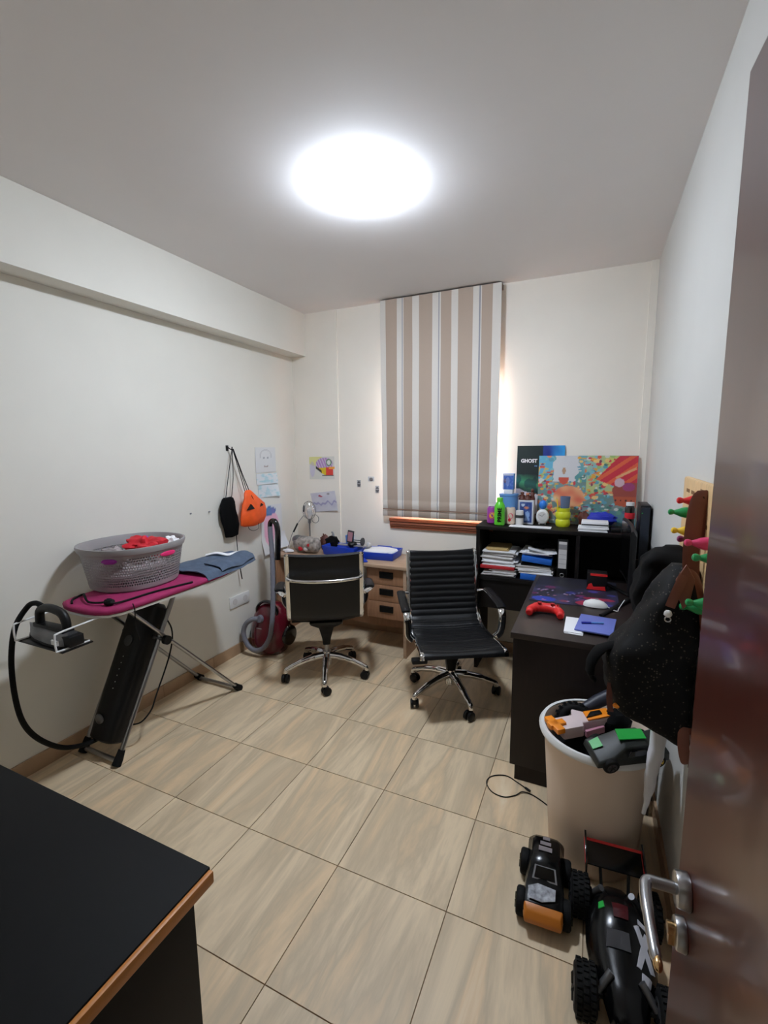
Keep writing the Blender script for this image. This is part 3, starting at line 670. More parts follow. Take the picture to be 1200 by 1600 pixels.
MB().tube([(-2.375, 2.75, .11), (-2.40, 2.75, .11)], [.075, .065], 26).build('wheel', 'blackgloss', vc, bevel=.006)
hp = smoothpath([(-2.25, 2.615, .288), (-2.29, 2.595, .285), (-2.345, 2.585, .24), (-2.365, 2.58, .17), (-2.33, 2.575, .09), (-2.26, 2.572, .055), (-2.18, 2.575, .085), (-2.125, 2.585, .17), (-2.108, 2.60, .28), (-2.112, 2.63, .45), (-2.13, 2.66, .62), (-2.15, 2.69, .78), (-2.17, 2.705, .92), (-2.175, 2.71, .985)], 9)
rr = [.0175 + .0012 * (i % 2) for i in range(len(hp))]
MB().tube(hp, rr, 12).build('hose', 'vacgrey', vc)
MB().tube(smoothpath([(-2.176, 2.71, .97), (-2.172, 2.712, 1.012), (-2.152, 2.715, 1.03), (-2.125, 2.715, 1.015), (-2.108, 2.712, .96), (-2.105, 2.705, .86), (-2.108, 2.70, .74)], 8), [.018] * 20 + [.021] * 29, 12).build('hose_handle', 'blackgloss', vc)
q = MB(); q.box((-2.262, 2.605, .215), (-2.215, 2.609, .219)); q.build('badge', 'grey', vc)

# ================================================================ drawstring bags on the left wall
hk = thing('wall_hook', 'small black hook on the left wall holding two drawstring bags', 'hook', (XL, 2.57, 1.55))
B((XL, 2.558, 1.545), (XL + .006, 2.582, 1.585)).build('hook_plate', 'black', hk, bevel=.002)
MB().tube(smoothpath([(XL + .004, 2.57, 1.575), (XL + .03, 2.57, 1.56), (XL + .045, 2.57, 1.555), (XL + .05, 2.57, 1.575)], 5), .004, 8).build('hook_arm', 'black', hk)
def bag(name, label, x, prof, m, th, seed, group):
    t = thing(name, label, 'bag', (x, 2.6, 1.0), 0, group); rings = []
    for z, y0, y1, k in prof:
        c, h = (y0 + y1) / 2, (y1 - y0) / 2; ring = []
        for j in range(28):
            a = 2 * PI * j / 28
            p = V((x + th * k * math.sin(a), c + h * math.cos(a), z)); p += V((.014 * k * NZ.noise(p * 16 + V((seed, 0, 0))), .012 * NZ.noise(p * 14 + V((0, seed, 0))), .010 * NZ.noise(p * 14 + V((0, 0, seed)))))
            ring.append(p)
        rings.append(ring)
    MB().loft(rings).build('bag_body', m, t, smooth=60); return t
GB = 'drawstring bags on the wall hook'
b1 = bag('drawstring_bag', 'flat black drawstring bag hanging on the left wall beside the orange one', -2.388, [(.925, 2.475, 2.60, .6), (.93, 2.47, 2.605, .8), (1.0, 2.46, 2.615, 1), (1.06, 2.435, 2.61, 1), (1.12, 2.425, 2.60, 1), (1.17, 2.44, 2.585, 1), (1.20, 2.465, 2.57, .7), (1.21, 2.475, 2.55, .3)], 'blackfab', .022, 2, GB)
b2 = bag('drawstring_bag', 'bright orange drawstring bag hanging on the left wall', -2.318, [(.99, 2.60, 2.79, .5), (1.0, 2.565, 2.815, .8), (1.05, 2.555, 2.835, 1), (1.10, 2.57, 2.845, 1.05), (1.15, 2.59, 2.82, 1), (1.20, 2.605, 2.755, .8), (1.235, 2.62, 2.70, .5), (1.25, 2.635, 2.68, .3)], 'orange', .034, 7, GB)
for poly in ([(2.60, 1.115), (2.64, 1.155), (2.675, 1.118)], [(2.735, 1.125), (2.755, 1.15), (2.775, 1.135)]):
    MB().loft([[(-2.279 - .006 * k, y, z) for y, z in poly] for k in (0, 2)]).build('black_patch', 'black', b2)
def cord(p, par, m='black', r=.0028, n='drawcord'): return MB().tube(smoothpath(p, 6), r, 6).build(n, m, par)
cord([(-2.372, 2.57, 1.558), (-2.375, 2.53, 1.4), (-2.378, 2.485, 1.20)], b1); cord([(-2.372, 2.572, 1.558), (-2.372, 2.565, 1.35), (-2.378, 2.545, 1.21)], b1)
cord([(-2.368, 2.572, 1.56), (-2.36, 2.60, 1.45), (-2.345, 2.65, 1.25)], b2); cord([(-2.366, 2.575, 1.56), (-2.352, 2.64, 1.38), (-2.335, 2.69, 1.24)], b2, r=.0036); cord([(-2.368, 2.575, 1.56), (-2.355, 2.625, 1.40), (-2.34, 2.67, 1.24)], b2)
cord([(-2.293, 2.66, 1.22), (-2.288, 2.70, 1.13), (-2.29, 2.72, 1.0), (-2.31, 2.735, .955), (-2.33, 2.70, .945), (-2.335, 2.665, .965), (-2.335, 2.655, 1.0)], b2, r=.002)
cord([(-2.378, 2.575, .93), (-2.38, 2.578, .85), (-2.38, 2.59, .74)], b1, r=.003); cord([(-2.38, 2.59, .74), (-2.38, 2.60, .66), (-2.378, 2.61, .585)], b1, r=.0045, n='cord_end')

# ================================================================ children's drawings
PW, PT_ = (222, 222, 222), (120, 116, 118)
def nz(u, v, s, k=0): return NZ.noise(V((u * s, v * s, k)))
def face(u, v):
    c = (216, 217, 217)
    if abs(((u - .5) / .27) ** 2 + ((v - .66) / .24) ** 2 - 1) < .09 and v > .55: c = (186, 186, 188)
    for ex_ in (.40, .60):
        if inell(u, v, ex_, .58, .05, .035): c = (150, 152, 158)
    if inell(u, v, .5, .30, .12, .09) and not inell(u, v, .5, .34, .13, .09): c = (150, 130, 126)
    return c
def teal(k):
    def f(u, v):
        c = (218, 222, 224); n = nz(u, v, 5, k)
        if n > .12: c = mixc(c, (170, 208, 214), min(1, n * 1.8))
        if inpoly(u, v, [(.3, .15), (.45, .9), (.62, .15)]): c = mixc(c, (150, 200, 210), .45)
        return c
    return f
def pink(u, v):
    c = (220, 219, 218)
    if inell(u, v, .48, .60, .34, .27) or inell(u, v, .38, .45, .24, .30): c = (232, 176, 198)
    if inell(u, v, .40, .88, .30, .09): c = mixc((70, 130, 170), (140, 110, 180), max(0, u * 1.4 - .2)) if inell(u, v, .40, .88, .28, .075) else (60, 110, 160)
    return c
def comic(u, v):
    c = (216, 214, 206)
    if inell(u, v, .25, .85, .3, .25): c = mixc(c, (226, 222, 110), .6)
    if inell(u, v, .6, .66, .34, .30): c = (176, 130, 190) if math.sin(u * 60 + v * 20) > -.2 else (200, 190, 210)
    if inell(u, v, .78, .74, .11, .16): c = (80, 130, 84) if not inell(u, v, .78, .74, .07, .11) else (218, 220, 214)
    if inpoly(u, v, [(.35, .50), (.95, .55), (.95, .18), (.6, .20), (.45, .30)]): c = (210, 60, 50) if u > .66 else (220, 190, 40)
    if u > .78 and .45 < v < .56: c = (236, 160, 60)
    if abs(v - (.52 - .9 * (u - .28))) < .06 and .26 < u < .50: c = (50, 46, 46)
    if .5 < u < .96 and abs(v - .17) < .025: c = (60, 56, 54)
    if inell(u, v, .12, .45, .10, .34): c = mixc(c, (190, 180, 220), .5)
    return c
def lilac(u, v):
    c = mixc((196, 194, 208), (208, 206, 214), .5 + nz(u, v, 4, 2))
    if inell(u, v, .36, .82, .06, .05) or inell(u, v, .42, .78, .05, .03): c = (170, 70, 90)
    if inell(u, v, .72, .88, .06, .05): c = (150, 146, 150)
    if abs(v - .42 - .18 * nz(u, 0, 7, 5)) < .05: c = (160, 156, 190)
    return c
GD = "children's drawings on the walls"
def sheet(label, y0, z0, y1, z1, fn, curl=None, nx=26, ny=30, d=.004):
    return tag(panel('drawing', (XL + d, y0, z0), (0, y1 - y0, 0), (0, 0, z1 - z0), nx, ny, fn, curl=curl), label, 'drawing', GD)
sheet('pale pencil drawing of a face, topmost on the left wall', 2.87, 1.37, 3.12, 1.57, face)
sheet('white sheet with teal crayon marks below the pencil face', 2.87, 1.275, 3.13, 1.36, teal(1), lambda u, v: .012 * (1 - v) * u)
sheet('second teal marked sheet, its lower corner curling, above the pink drawing', 2.885, 1.17, 3.135, 1.27, teal(4), lambda u, v: .025 * (1 - v) * u * u)
sheet('tall pink drawing with a blue cap behind the vacuum hose', 2.90, .70, 3.16, 1.10, pink, lambda u, v: .03 * max(0, .3 - v) * 3 * (1 - u) + .01 * u)
sheet('plain white sheet curling off the wall beside the oak desk', 3.06, .735, 3.19, .86, lambda u, v: (224, 224, 226), lambda u, v: .05 * (1 - v) ** 2, d=.018)
def sheetf(label, p0, ux, uy, fn, curl=None): return tag(panel('drawing', p0, ux, uy, 60, 50, fn, curl=curl), label, 'drawing', GD)
sheetf('colourful cartoon drawing stuck on the far left column', (-2.275, 3.4065, 1.29), (.255, 0, .005), (0, 0, .195), comic)
sheetf('lilac grey drawing stuck below the colourful cartoon', (-2.235, 3.4065, 1.0), (.25, 0, .03), (-.04, 0, .165), lilac, lambda u, v: .02 * (1 - v) * u)
for x, z, l in ((-1.793, 1.262, 'small dark photo left of the blind, nearest the column'), (-1.678, 1.303, 'small photo left of the blind, topmost of three'), (-1.622, 1.218, 'small dark photo left of the blind, nearest the blind')):
    hw, hh = (.028, .02) if z > 1.3 else (.017, .03)
    tag(panel('photo', (x - hw, 3.4165, z - hh), (hw * 2, 0, 0), (0, 0, hh * 2), 8, 10, lambda u, v, z=z: (196, 200, 204) if z > 1.3 and not inell(u, v, .5, .4, .3, .4) else ((70, 70, 74) if inell(u, v, .5, .45, .42, .4) and abs(v - .5) > .06 else (170, 170, 172))), l, 'photo', 'small photos on the far wall')

# ================================================================ on the oak desk (top 0.70)
OT = .7005
lm = thing('desk_lamp', 'small silver desk lamp with a clear round shade in the far left corner', 'lamp', (-2.20, 3.27, OT))
MB().lathe([(0, OT), (.05, OT), (.05, OT + .008), (.012, OT + .016), (.007, OT + .03), (.007, OT + .22), (.014, OT + .225), (.016, OT + .26), (.010, OT + .265)], (-2.20, 3.27, 0), 20).build('stem', 'steel', lm)
MB().lathe([(.016, OT + .255), (.045, OT + .275), (.062, OT + .32), (.060, OT + .36), (.04, OT + .40), (.018, OT + .41)], (-2.20, 3.27, 0), 24).build('clear_shade', 'thin', lm)
MB().lathe([(.012, OT + .262), (.016, OT + .29), (.024, OT + .32), (.02, OT + .35), (.001, OT + .36)], (-2.20, 3.27, 0), 16).build('bulb', 'white', lm)
for a in (0, R(90)): MB().tube([V((-2.20, 3.27, OT + .335)) + rotz(a) @ V((.064 * math.cos(q), 0, .078 * math.sin(q))) for q in [2 * PI * j / 28 for j in range(28)]], .0022, 6, closed=True).build('wire_ring', 'greymetal', lm)
MB().tube([V((-2.135, 3.26, OT + .265)) + V((.035 * math.cos(q), 0, .035 * math.sin(q))) for q in [2 * PI * j / 20 for j in range(20)]], .0025, 6, closed=True).build('wire_ring', 'greymetal', lm)
MB().tube([(-2.205, 3.195, OT + .33), (-2.195, 3.19, OT + .385)], .005, 8).build('clip', 'black', lm)
MB().tube(smoothpath([(-2.245, 3.25, OT + .29), (-2.28, 3.2, OT + .22), (-2.305, 3.16, OT + .14), (-2.325, 3.14, OT + .06), (-2.33, 3.12, OT + .01), (-2.30, 3.10, OT + .004)], 6), .003, 6).build('cord', 'grey', lm)
MB().tube([(-2.277, 3.204, OT + .226), (-2.299, 3.170, OT + .155)], .0075, 8).build('inline_switch', 'black', lm)
pb = thing('patterned_bag', 'grey patterned tubular bag with red patches lying on the oak desk', 'bag', (-2.13, 3.17, OT))
mb = MB(); rings = []
for t_, r_ in ((0, .03), (.02, .05), (.06, .062), (.3, .066), (.7, .066), (.95, .06), (1, .04)):
    c = V((-2.26, 3.15, OT + .07)).lerp(V((-2.03, 3.13, OT + .067)), t_); rings.append([c + V((0, r_ * math.cos(q), r_ * math.sin(q))) for q in [2 * PI * j / 24 for j in range(24)]])
mp_ = mat('patterned_grey_fabric', (150, 142, 134), .7, var=.55, vscale=34); mb.loft(rings).build('bag_body', mp_, pb, smooth=60)
for x, z, m in ((-2.17, .04, 'red'), (-2.09, .075, 'redfolder'), (-2.12, .04, 'paper2')):
    MB().ball((x, 3.08, OT + z), (.022, .012, .018), 12, 8, amp=.4, seed=x).build('patch', m, pb)
MB().ball((-2.235, 3.14, OT + .105), (.05, .045, .035), 16, 10).build('silver_end', 'greymetal', pb)
tag(MB().ball((-2.29, 3.08, OT + .012), (.05, .035, .016), 12, 8, amp=.5, seed=4).build('crumpled_paper', 'paper'), 'crumpled white paper at the left end of the oak desk', 'paper')
tag(MB().ball((-2.055, 3.27, OT + .065), (.038, .035, .065), 14, 10, amp=.5, seed=6, fr=4).build('toy', 'darkbrown'), 'small dark red toy behind the patterned bag', 'toy')
kt = thing('soft_toy', 'black lumpy soft toy between the patterned bag and the blue tray', 'toy', (-1.985, 3.28, OT))
MB().ball((-1.985, 3.28, OT + .066), (.065, .05, .056), 20, 14, amp=.35, seed=11, fr=2.5).build('body', 'blackfab', kt)
MB().tube(smoothpath([(-1.985, 3.285, OT + .10), (-1.98, 3.29, OT + .14), (-1.995, 3.295, OT + .155)], 4), [.012] * 4 + [.008] * 5, 8).build('tuft', 'grey', kt)
def tray(name, label, lo, hi, rz, m, h, wall=.006):
    x0, y0 = lo; x1, y1 = hi; cxy = ((x0 + x1) / 2, (y0 + y1) / 2); t = thing(name, label, 'tray', (*cxy, OT), 0, 'blue plastic trays on the oak desk'); mm = MX.Translation((*cxy, 0)) @ rotz(rz) @ MX.Translation((-cxy[0], -cxy[1], 0))
    B0 = MB(); k = .012
    outer = [[(x0 + k, y0 + k), (x1 - k, y0 + k), (x1 - k, y1 - k), (x0 + k, y1 - k)], [(x0, y0), (x1, y0), (x1, y1), (x0, y1)]]
    inner = [[(x0 + wall, y0 + wall), (x1 - wall, y0 + wall), (x1 - wall, y1 - wall), (x0 + wall, y1 - wall)], [(x0 + k + wall, y0 + k + wall), (x1 - k - wall, y0 + k + wall), (x1 - k - wall, y1 - k - wall), (x0 + k + wall, y1 - k - wall)]]
    rings = [[(*p, z) for p in P] for P, z in ((outer[0], h[0]), (outer[1], h[1]), (inner[0], h[1]), (inner[1], h[0] + .005))]
    B0.loft(rings, mm); B0.build('tray_body', m, t, bevel=.002); return t, mm
t1, m1 = tray('plastic_tray', 'blue plastic tray with white contents at the right end of the oak desk', (-1.66, 3.10), (-1.355, 3.33), R(4), 'blue', (OT, OT + .06))
MB().ball((-1.505, 3.215, OT + .05), (.135, .095, .022), 24, 10, amp=.15, seed=3, p=.7).build('white_contents', 'paper', t1)
B((-1.575, 3.305, OT + .06), (-1.45, 3.325, OT + .07)).build('rim_clip', 'blue', t1, bevel=.003)
t2, m2 = tray('plastic_tray', 'blue plastic tray beside the patterned bag, under the small model', (-1.985, 3.11), (-1.68, 3.27), R(-2), 'blue', (OT, OT + .075))
fd = MB().box((-1.80, 2.93, .704), (-1.55, 3.09, .710), MX.Translation((-1.66, 3.02, 0)) @ rotz(R(38)) @ MX.Translation((1.66, -3.02, 0))).build('blue_folder', 'blue', bevel=.001)
tag(fd, 'flat blue plastic folder overhanging the front edge of the oak desk', 'folder')
cu = MB().lathe([(0, OT), (.028, OT), (.038, OT + .13), (.035, OT + .13), (.026, OT + .004), (0, OT + .004)], (-1.845, 3.335, 0), 22).build('paper_cup', 'lightblue'); tag(cu, 'light blue cup behind the small model on the oak desk', 'cup')
md = thing('toy_model', 'small grey and black toy model standing across the blue trays', 'toy', (-1.74, 3.19, OT + .0765))
zt = OT + .0765
B((-1.87, 3.17, zt), (-1.58, 3.215, zt + .007)).build('plank', 'grey', md, bevel=.001)
MB().ball((-1.745, 3.19, zt + .012), (.04, .035, .025), 14, 8, amp=.3, seed=5).build('black_base', 'black', md)
mm = MX.Translation((-1.765, 3.19, zt + .025)) @ MX.Rotation(R(8), 4, 'Y')
MB().box((-.028, -.006, 0), (.028, .006, .10), mm).build('mirror_frame', 'darkgrey', md, bevel=.003); MB().box((-.02, -.008, .012), (.02, -.006, .088), mm).build('mirror_face', mat('pink_grey_face', (180, 130, 140), .3), md)
for z in (.052, .068): MB().tube([(-1.74, 3.19, zt + z - .02), (-1.655, 3.19, zt + z - .018)], .003, 6).build('rod', 'black', md)
MB().cyl((-1.655, 3.19, zt + .04), (-1.645, 3.19, zt + .04), .032, n=18).build('disc', 'darkgrey', md)
MB().tube([(-1.65, 3.19, zt + .01), (-1.65, 3.19, zt + .03)], .004, 6).build('post', 'black', md)
MB().ball((-1.595, 3.19, zt + .02), (.018, .014, .02), 10, 8, amp=.3).build('small_knob', 'paper2', md)

# ================================================================ on top of the black cabinet (top 1.025)
CT = 1.0255
def can(label, x, y, m, rad, h, fn):
    t = thing('drink_can', label, 'can', (x, y, CT), 0, 'drink cans on the cabinet')
    MB().lathe([(rad * .78, CT), (rad, CT + .008), (rad, CT + h - .012), (rad * .8, CT + h), (rad * .74, CT + h), (rad * .72, CT + h - .004), (.0001, CT + h - .004)], (x, y, 0), 26).build('can_body', m, t)
    n = V((-x, -y, 0)).normalized(); s = V((-n.y, n.x, 0))
    for (u, v, r_, mm_) in fn:
        b = MB(); c = V((x, y, CT + v)); ring = []
        for d in (-.001, .0012):
            ring.append([c + (n * math.cos(.6 * 0 + (u + r_ * math.cos(q)) / rad) + s * math.sin((u + r_ * math.cos(q)) / rad)) * (rad + d) + V((0, 0, r_ * 1.15 * math.sin(q))) for q in [2 * PI * j / 16 for j in range(16)]])
        b.loft(ring).build('label_print', mm_, t)
    MB().cyl((x, y - .006, CT + h - .004), (x, y - .006, CT + h - .001), .009, n=12).build('ring_pull', 'steel', t)
can('purple drink can with an orange disc, leftmost on the cabinet', -.632, 3.20, 'violet', .034, .118, [(0, .06, .022, 'orangeplastic'), (0, .06, .014, 'yellow')])
can('pale beige drink can with a pink print beside the green bottle', -.508, 3.205, 'beige', .034, .118, [(.002, .062, .017, mat('pink_print', (206, 96, 112), .4)), (-.006, .035, .010, 'red')])
bo = thing('drink_bottle', 'lime green plastic bottle with black upright lettering on the cabinet', 'bottle', (-.570, 3.145, CT))
MB().lathe([(.028, CT), (.035, CT + .006), (.036, CT + .12), (.034, CT + .135), (.022, CT + .158), (.018, CT + .164)], (-.570, 3.145, 0), 26).build('bottle_body', 'green', bo)
MB().lathe([(.0185, CT + .162), (.0205, CT + .164), (.0205, CT + .186), (.018, CT + .19), (.0001, CT + .19)], (-.570, 3.145, 0), 22).build('bottle_cap', 'green', bo)
_n = V((.570, -3.145, 0)).normalized(); _s = V((-_n.y, _n.x, 0))
lettering('PRIME', .036, V((-.570, 3.145, CT + .075)) + _n * .036, (0, 0, 1), -_s, 'black', bo, sx=1.02, bold=.001, depth=.002)
tn = thing('small_tin', 'small white and grey tin in front of the blue fronted box', 'tin', (-.445, 3.20, CT))
MB().lathe([(.024, CT), (.026, CT + .004), (.026, CT + .095), (.024, CT + .1), (.0001, CT + .1)], (-.445, 3.20, 0), 22).build('tin_body', 'paper2', tn); MB().lathe([(.0265, CT + .05), (.0268, CT + .052), (.0268, CT + .068), (.0265, CT + .07)], (-.445, 3.20, 0), 22).build('grey_band', 'darkgrey', tn)
tb = thing('blue_tub', 'light blue round tub behind the green bottle', 'tub', (-.535, 3.285, CT))
MB().lathe([(0, CT), (.058, CT), (.063, CT + .19), (.066, CT + .192), (.066, CT + .205), (0, CT + .205)], (-.535, 3.285, 0), 32).build('tub_body', 'lightblue', tb)
def cardbox(name, label, x0, x1, y0, y1, z0, z1, fn, m, group=None):
    t = thing(name, label, 'box', ((x0 + x1) / 2, (y0 + y1) / 2, z0), 0, group); B((x0, y0, z0), (x1, y1, z1)).build('carton', m, t, bevel=.001)
    panel('front_print', (x0 + .002, y0 - .0002, z0 + .002), (x1 - x0 - .004, 0, 0), (0, 0, z1 - z0 - .004), 20, 26, fn, t); return t
def bluefront(u, v):
    if u < .10 or u > .90 or v < .05 or v > .93: return (196, 200, 210)
    c = (38, 66, 130)
    if inell(u, v, .3, .82, .14, .06): c = (180, 196, 216)
    if inell(u, v, .55, .7, .17, .05): c = (190, 120, 90)
    if inell(u, v, .62, .42, .16, .13) or inpoly(u, v, [(.4, .12), (.8, .12), (.72, .35), (.5, .35)]): c = (140, 170, 216)
    return mixc(c, (90, 120, 180), max(0, nz(u, v, 7, 3)))
cardbox('figure_box', 'white framed box with a dark blue front standing behind the small tin', -.462, -.362, 3.245, 3.335, CT, CT + .165, bluefront, 'paper2')
def bluefig(u, v):
    if v > .9 or u < .08: return (200, 206, 222)
    c = (60, 96, 176)
    if inell(u, v, .45, .5, .2, .3): c = (110, 130, 190)
    if inell(u, v, .2, .55, .12, .15): c = (90, 70, 100)
    return mixc(c, (170, 190, 230), max(0, nz(u, v, 6, 8)) * .7)
st = MB().box((-.565, 3.25, CT + .2055), (-.505, 3.32, CT + .235)).build('white_block', 'white', bevel=.003); tag(st, 'small white block on top of the blue tub', 'box')
cardbox('figure_box', 'narrow blue carton standing on top of the blue tub', -.575, -.500, 3.255, 3.315, CT + .236, CT + .345, bluefig, 'lightblue')
for k, (x, y, h, r_) in enumerate(((-.442, 3.28, .055, .017), (-.405, 3.27, .05, .017), (-.377, 3.29, .078, .014))):
    z = CT + .166; t = thing('figurine', ('brown figurine on the white framed box, leftmost', 'brown figurine on the white framed box, the stout middle one', 'tallest brown figurine on the white framed box')[k], 'figurine', (x, y, z), 0, 'brown figurines on the box')
    MB().lathe([(r_ * 1.3, z), (r_ * 1.4, z + .006), (r_, z + h * .35), (r_ * .9, z + h * .6), (r_ * .5, z + h * .68)], (x, y, 0), 14).build('figurine_body', 'darkbrown', t)
    MB().ball((x, y, z + h * .82), (r_ * .8, r_ * .8, h * .18), 12, 8).build('head', mat('tan_face', (176, 112, 84), .5) if k == 1 else 'darkbrown', t)
    for sg in (-1, 1): MB().tube([(x + sg * r_ * .8, y, z + h * .5), (x + sg * r_ * 1.5, y - .006, z + h * (.62 if k else .4))], .004, 6).build('arm', 'darkbrown', t)
ck = thing('alarm_clock', 'oval white clock with a blue top beside the yellow cup', 'clock', (-.305, 3.285, CT))
MB().lathe([(.001, -.016), (.034, -.016), (.041, -.010), (.043, 0), (.041, .010), (.036, .014), (.001, .012)], (0, 0, 0), 30, MX.Translation((-.305, 3.285, CT + .054)) @ MX.Rotation(R(-90), 4, 'X') @ MX.Diagonal((1, 1.22, 1, 1)) @ MX.Rotation(0, 4, 'Z')).build('clock_case', 'white', ck)
MB().cyl((-.305, 3.267, CT + .058), (-.305, 3.2685, CT + .058), .030, n=24).build('clock_face', 'paper2', ck)
for a, l in ((R(50), .020), (R(160), .026)): MB().tube([(-.305, 3.266, CT + .058), (-.305 + l * math.cos(a), 3.266, CT + .058 + l * math.sin(a))], .0012, 6).build('clock_hand', 'darkgrey', ck)
MB().ball((-.305, 3.285, CT + .135), (.026, .022, .032), 16, 12).build('blue_top', mat('bright_blue', (40, 120, 214), .4), ck)
for sg in (-1, 1): MB().cyl((-.305 + sg * .02, 3.285, CT), (-.305 + sg * .015, 3.285, CT + .015), .006, n=8).build('foot', 'white', ck)
yc = thing('pen_cup', 'ridged yellow green pot holding a blue cup and a pencil', 'pot', (-.172, 3.25, CT))
MB().lathe([(.001, CT), (.040, CT), (.046, CT + .012), (.046, CT + .04), (.040, CT + .05), (.047, CT + .062), (.047, CT + .092), (.041, CT + .10), (.043, CT + .125), (.039, CT + .125), (.037, CT + .02), (.001, CT + .02)], (-.172, 3.25, 0), 30).build('pot_body', 'lime', yc)
tag(MB().lathe([(.001, CT + .022), (.022, CT + .022), (.032, CT + .20), (.029, CT + .20), (.02, CT + .03), (.001, CT + .03)], (-.162, 3.255, 0), 22).build('beaker', 'greyblue'), 'grey blue beaker stuck in the yellow green pot', 'cup')
pn = thing('pencil', 'yellow pencil leaning out of the yellow green pot', 'pencil', (-.19, 3.225, CT + .03))
MB().cyl((-.188, 3.225, CT + .024), (-.212, 3.215, CT + .185), .0042, n=6).build('pencil_shaft', 'yellow', pn); MB().cyl((-.212, 3.215, CT + .185), (-.2145, 3.214, CT + .2), .0042, .0008, 6).build('pencil_tip', 'tan', pn)
def stackpile(lo, hi, z0, z1, n, seed, jit=.012, rot=.04):
    rg = random.Random(seed); rings = []; cx_, cy_ = (lo[0] + hi[0]) / 2, (lo[1] + hi[1]) / 2
    for k in range(n):
        ja, jx, jy = rg.uniform(-rot, rot), rg.uniform(-jit, jit), rg.uniform(-jit, jit); ew = rg.uniform(.9, 1.0); h = (z1 - z0) / n
        wx, wy = (hi[0] - lo[0]) / 2 * ew, (hi[1] - lo[1]) / 2 * ew
        pts = []
        for sx, sy in ((-1, -1), (-.5, -1), (0, -1), (.5, -1), (1, -1), (1, 1), (0, 1), (-1, 1)):
            x, y = sx * wx, sy * wy; pts.append((cx_ + jx + x * math.cos(ja) - y * math.sin(ja), cy_ + jy + x * math.sin(ja) + y * math.cos(ja), rg.uniform(-.002, .003)))
        for zz in (z0 + k * h, z0 + (k + 1) * h * .985 + z0 * 0 if False else z0 + k * h + h * .9): rings.append([(p[0], p[1], zz + (p[2] if 0 < k < n - 1 else 0)) for p in pts])
    return MB().loft(rings)
tag(B((-.50, 3.10, CT), (-.235, 3.18, CT + .003)).build('paper_sheet', 'paper'), 'white sheet lying along the front of the cabinet top before the clock', 'paper')
tag(stackpile((-.075, 3.09), (.10, 3.22), CT, CT + .022, 5, 3, .004, .01).build('paper_pile', 'paper'), 'pile of white paper at the front right of the cabinet top', 'paper')
wb = thing('white_carton', 'flat white carton on the paper pile at the right of the cabinet top', 'box', (.03, 3.2, CT + .024)); B((-.055, 3.13, CT + .024), (.10, 3.25, CT + .055)).build('carton', 'paper', wb, bevel=.002); B((-.054, 3.128, CT + .034), (.099, 3.1305, CT + .042)).build('lid_gap', 'darkgrey', wb)
tag(MB().ball((.06, 3.295, CT + .055), (.09, .034, .043), 22, 14, amp=.3, seed=12).build('blue_pouch', mat('royal_blue_cloth', (26, 44, 170), .6)), 'royal blue cloth pouch behind the white carton', 'pouch')
tag(MB().ball((-.045, 3.31, CT + .05), (.035, .03, .05), 14, 10, amp=.4, seed=14).build('toy_figure', 'darkbrown'), 'small dark reddish toy left of the blue pouch', 'toy')
tag(B((.115, 3.12, CT), (.17, 3.2, CT + .02)).build('black_adapter', 'black', bevel=.003), 'small black adapter right of the white paper pile', 'adapter')
# boards leaning on the wall
def ghost(u, v):
    c = mixc((26, 34, 38), (44, 60, 60), v * .4 + .5 * max(0, nz(u, v, 3)))
    if v > .80 and u > .55: c = mixc((30, 30, 110), (50, 150, 216), min(1, max(0, (u - .55) / .35 + .3 * nz(u, v, 8))))
    if .30 < v < .62:
        t = max(0, 1 - abs(v - (.54 - .12 * u)) * 7); c = mixc(c, (60, 140, 100) if nz(u, v, 9, 2) > 0 else (40, 90, 84), t)
    e = .44 - .20 * u + .03 * nz(u, v, 7)
    if v < e: c = mixc((206, 200, 206), (176, 190, 190), max(0, nz(u, v, 5, 4)))
    if v < .10 + .04 * nz(u, 0, 12): c = (80, 46, 40)
    return c
def tilt(y0, x0, x1, z0, z1, back): return (x0, y0, z0), (x1 - x0, 0, 0), (0, back, z1 - z0)
gp = thing('game_poster', 'dark green and blue poster board reading GHOST leaning on the far wall', 'poster', (-.345, 3.38, CT))
o_, ux_, uy_ = tilt(3.368, -.503, -.185, CT + .002, 1.562, .038); panel('poster_print', o_, ux_, uy_, 70, 110, ghost, gp, 'glossprint')
pt_ = lambda u, v, d=.002: V(o_) + V(ux_) * u + V(uy_) * v + V((0, -d, 0))
lettering('GHOST', .0345, pt_(.262, .80), (1, 0, 0), V(uy_), 'paper', gp, sx=.95, bold=.0015, depth=.001)
for du in (.385, .405, .425):
    MB().loft([[tuple(pt_(u_, v_, d_)) for u_, v_ in ((du, .728), (du + .012, .728), (du + .012, .742), (du, .742))] for d_ in (.0015, .0025)]).build('small_mark', 'lightblue', gp)
rg = random.Random(5)
blobs = [(rg.random(), rg.random(), rg.uniform(.008, .03), rg.uniform(.007, .03), rg.choice([(206, 84, 60), (196, 60, 70), (120, 180, 190), (90, 150, 170), (226, 190, 120), (214, 130, 90), (70, 120, 110), (200, 204, 196), (120, 60, 90), (150, 180, 110), (220, 160, 60)])) for _ in range(620)]
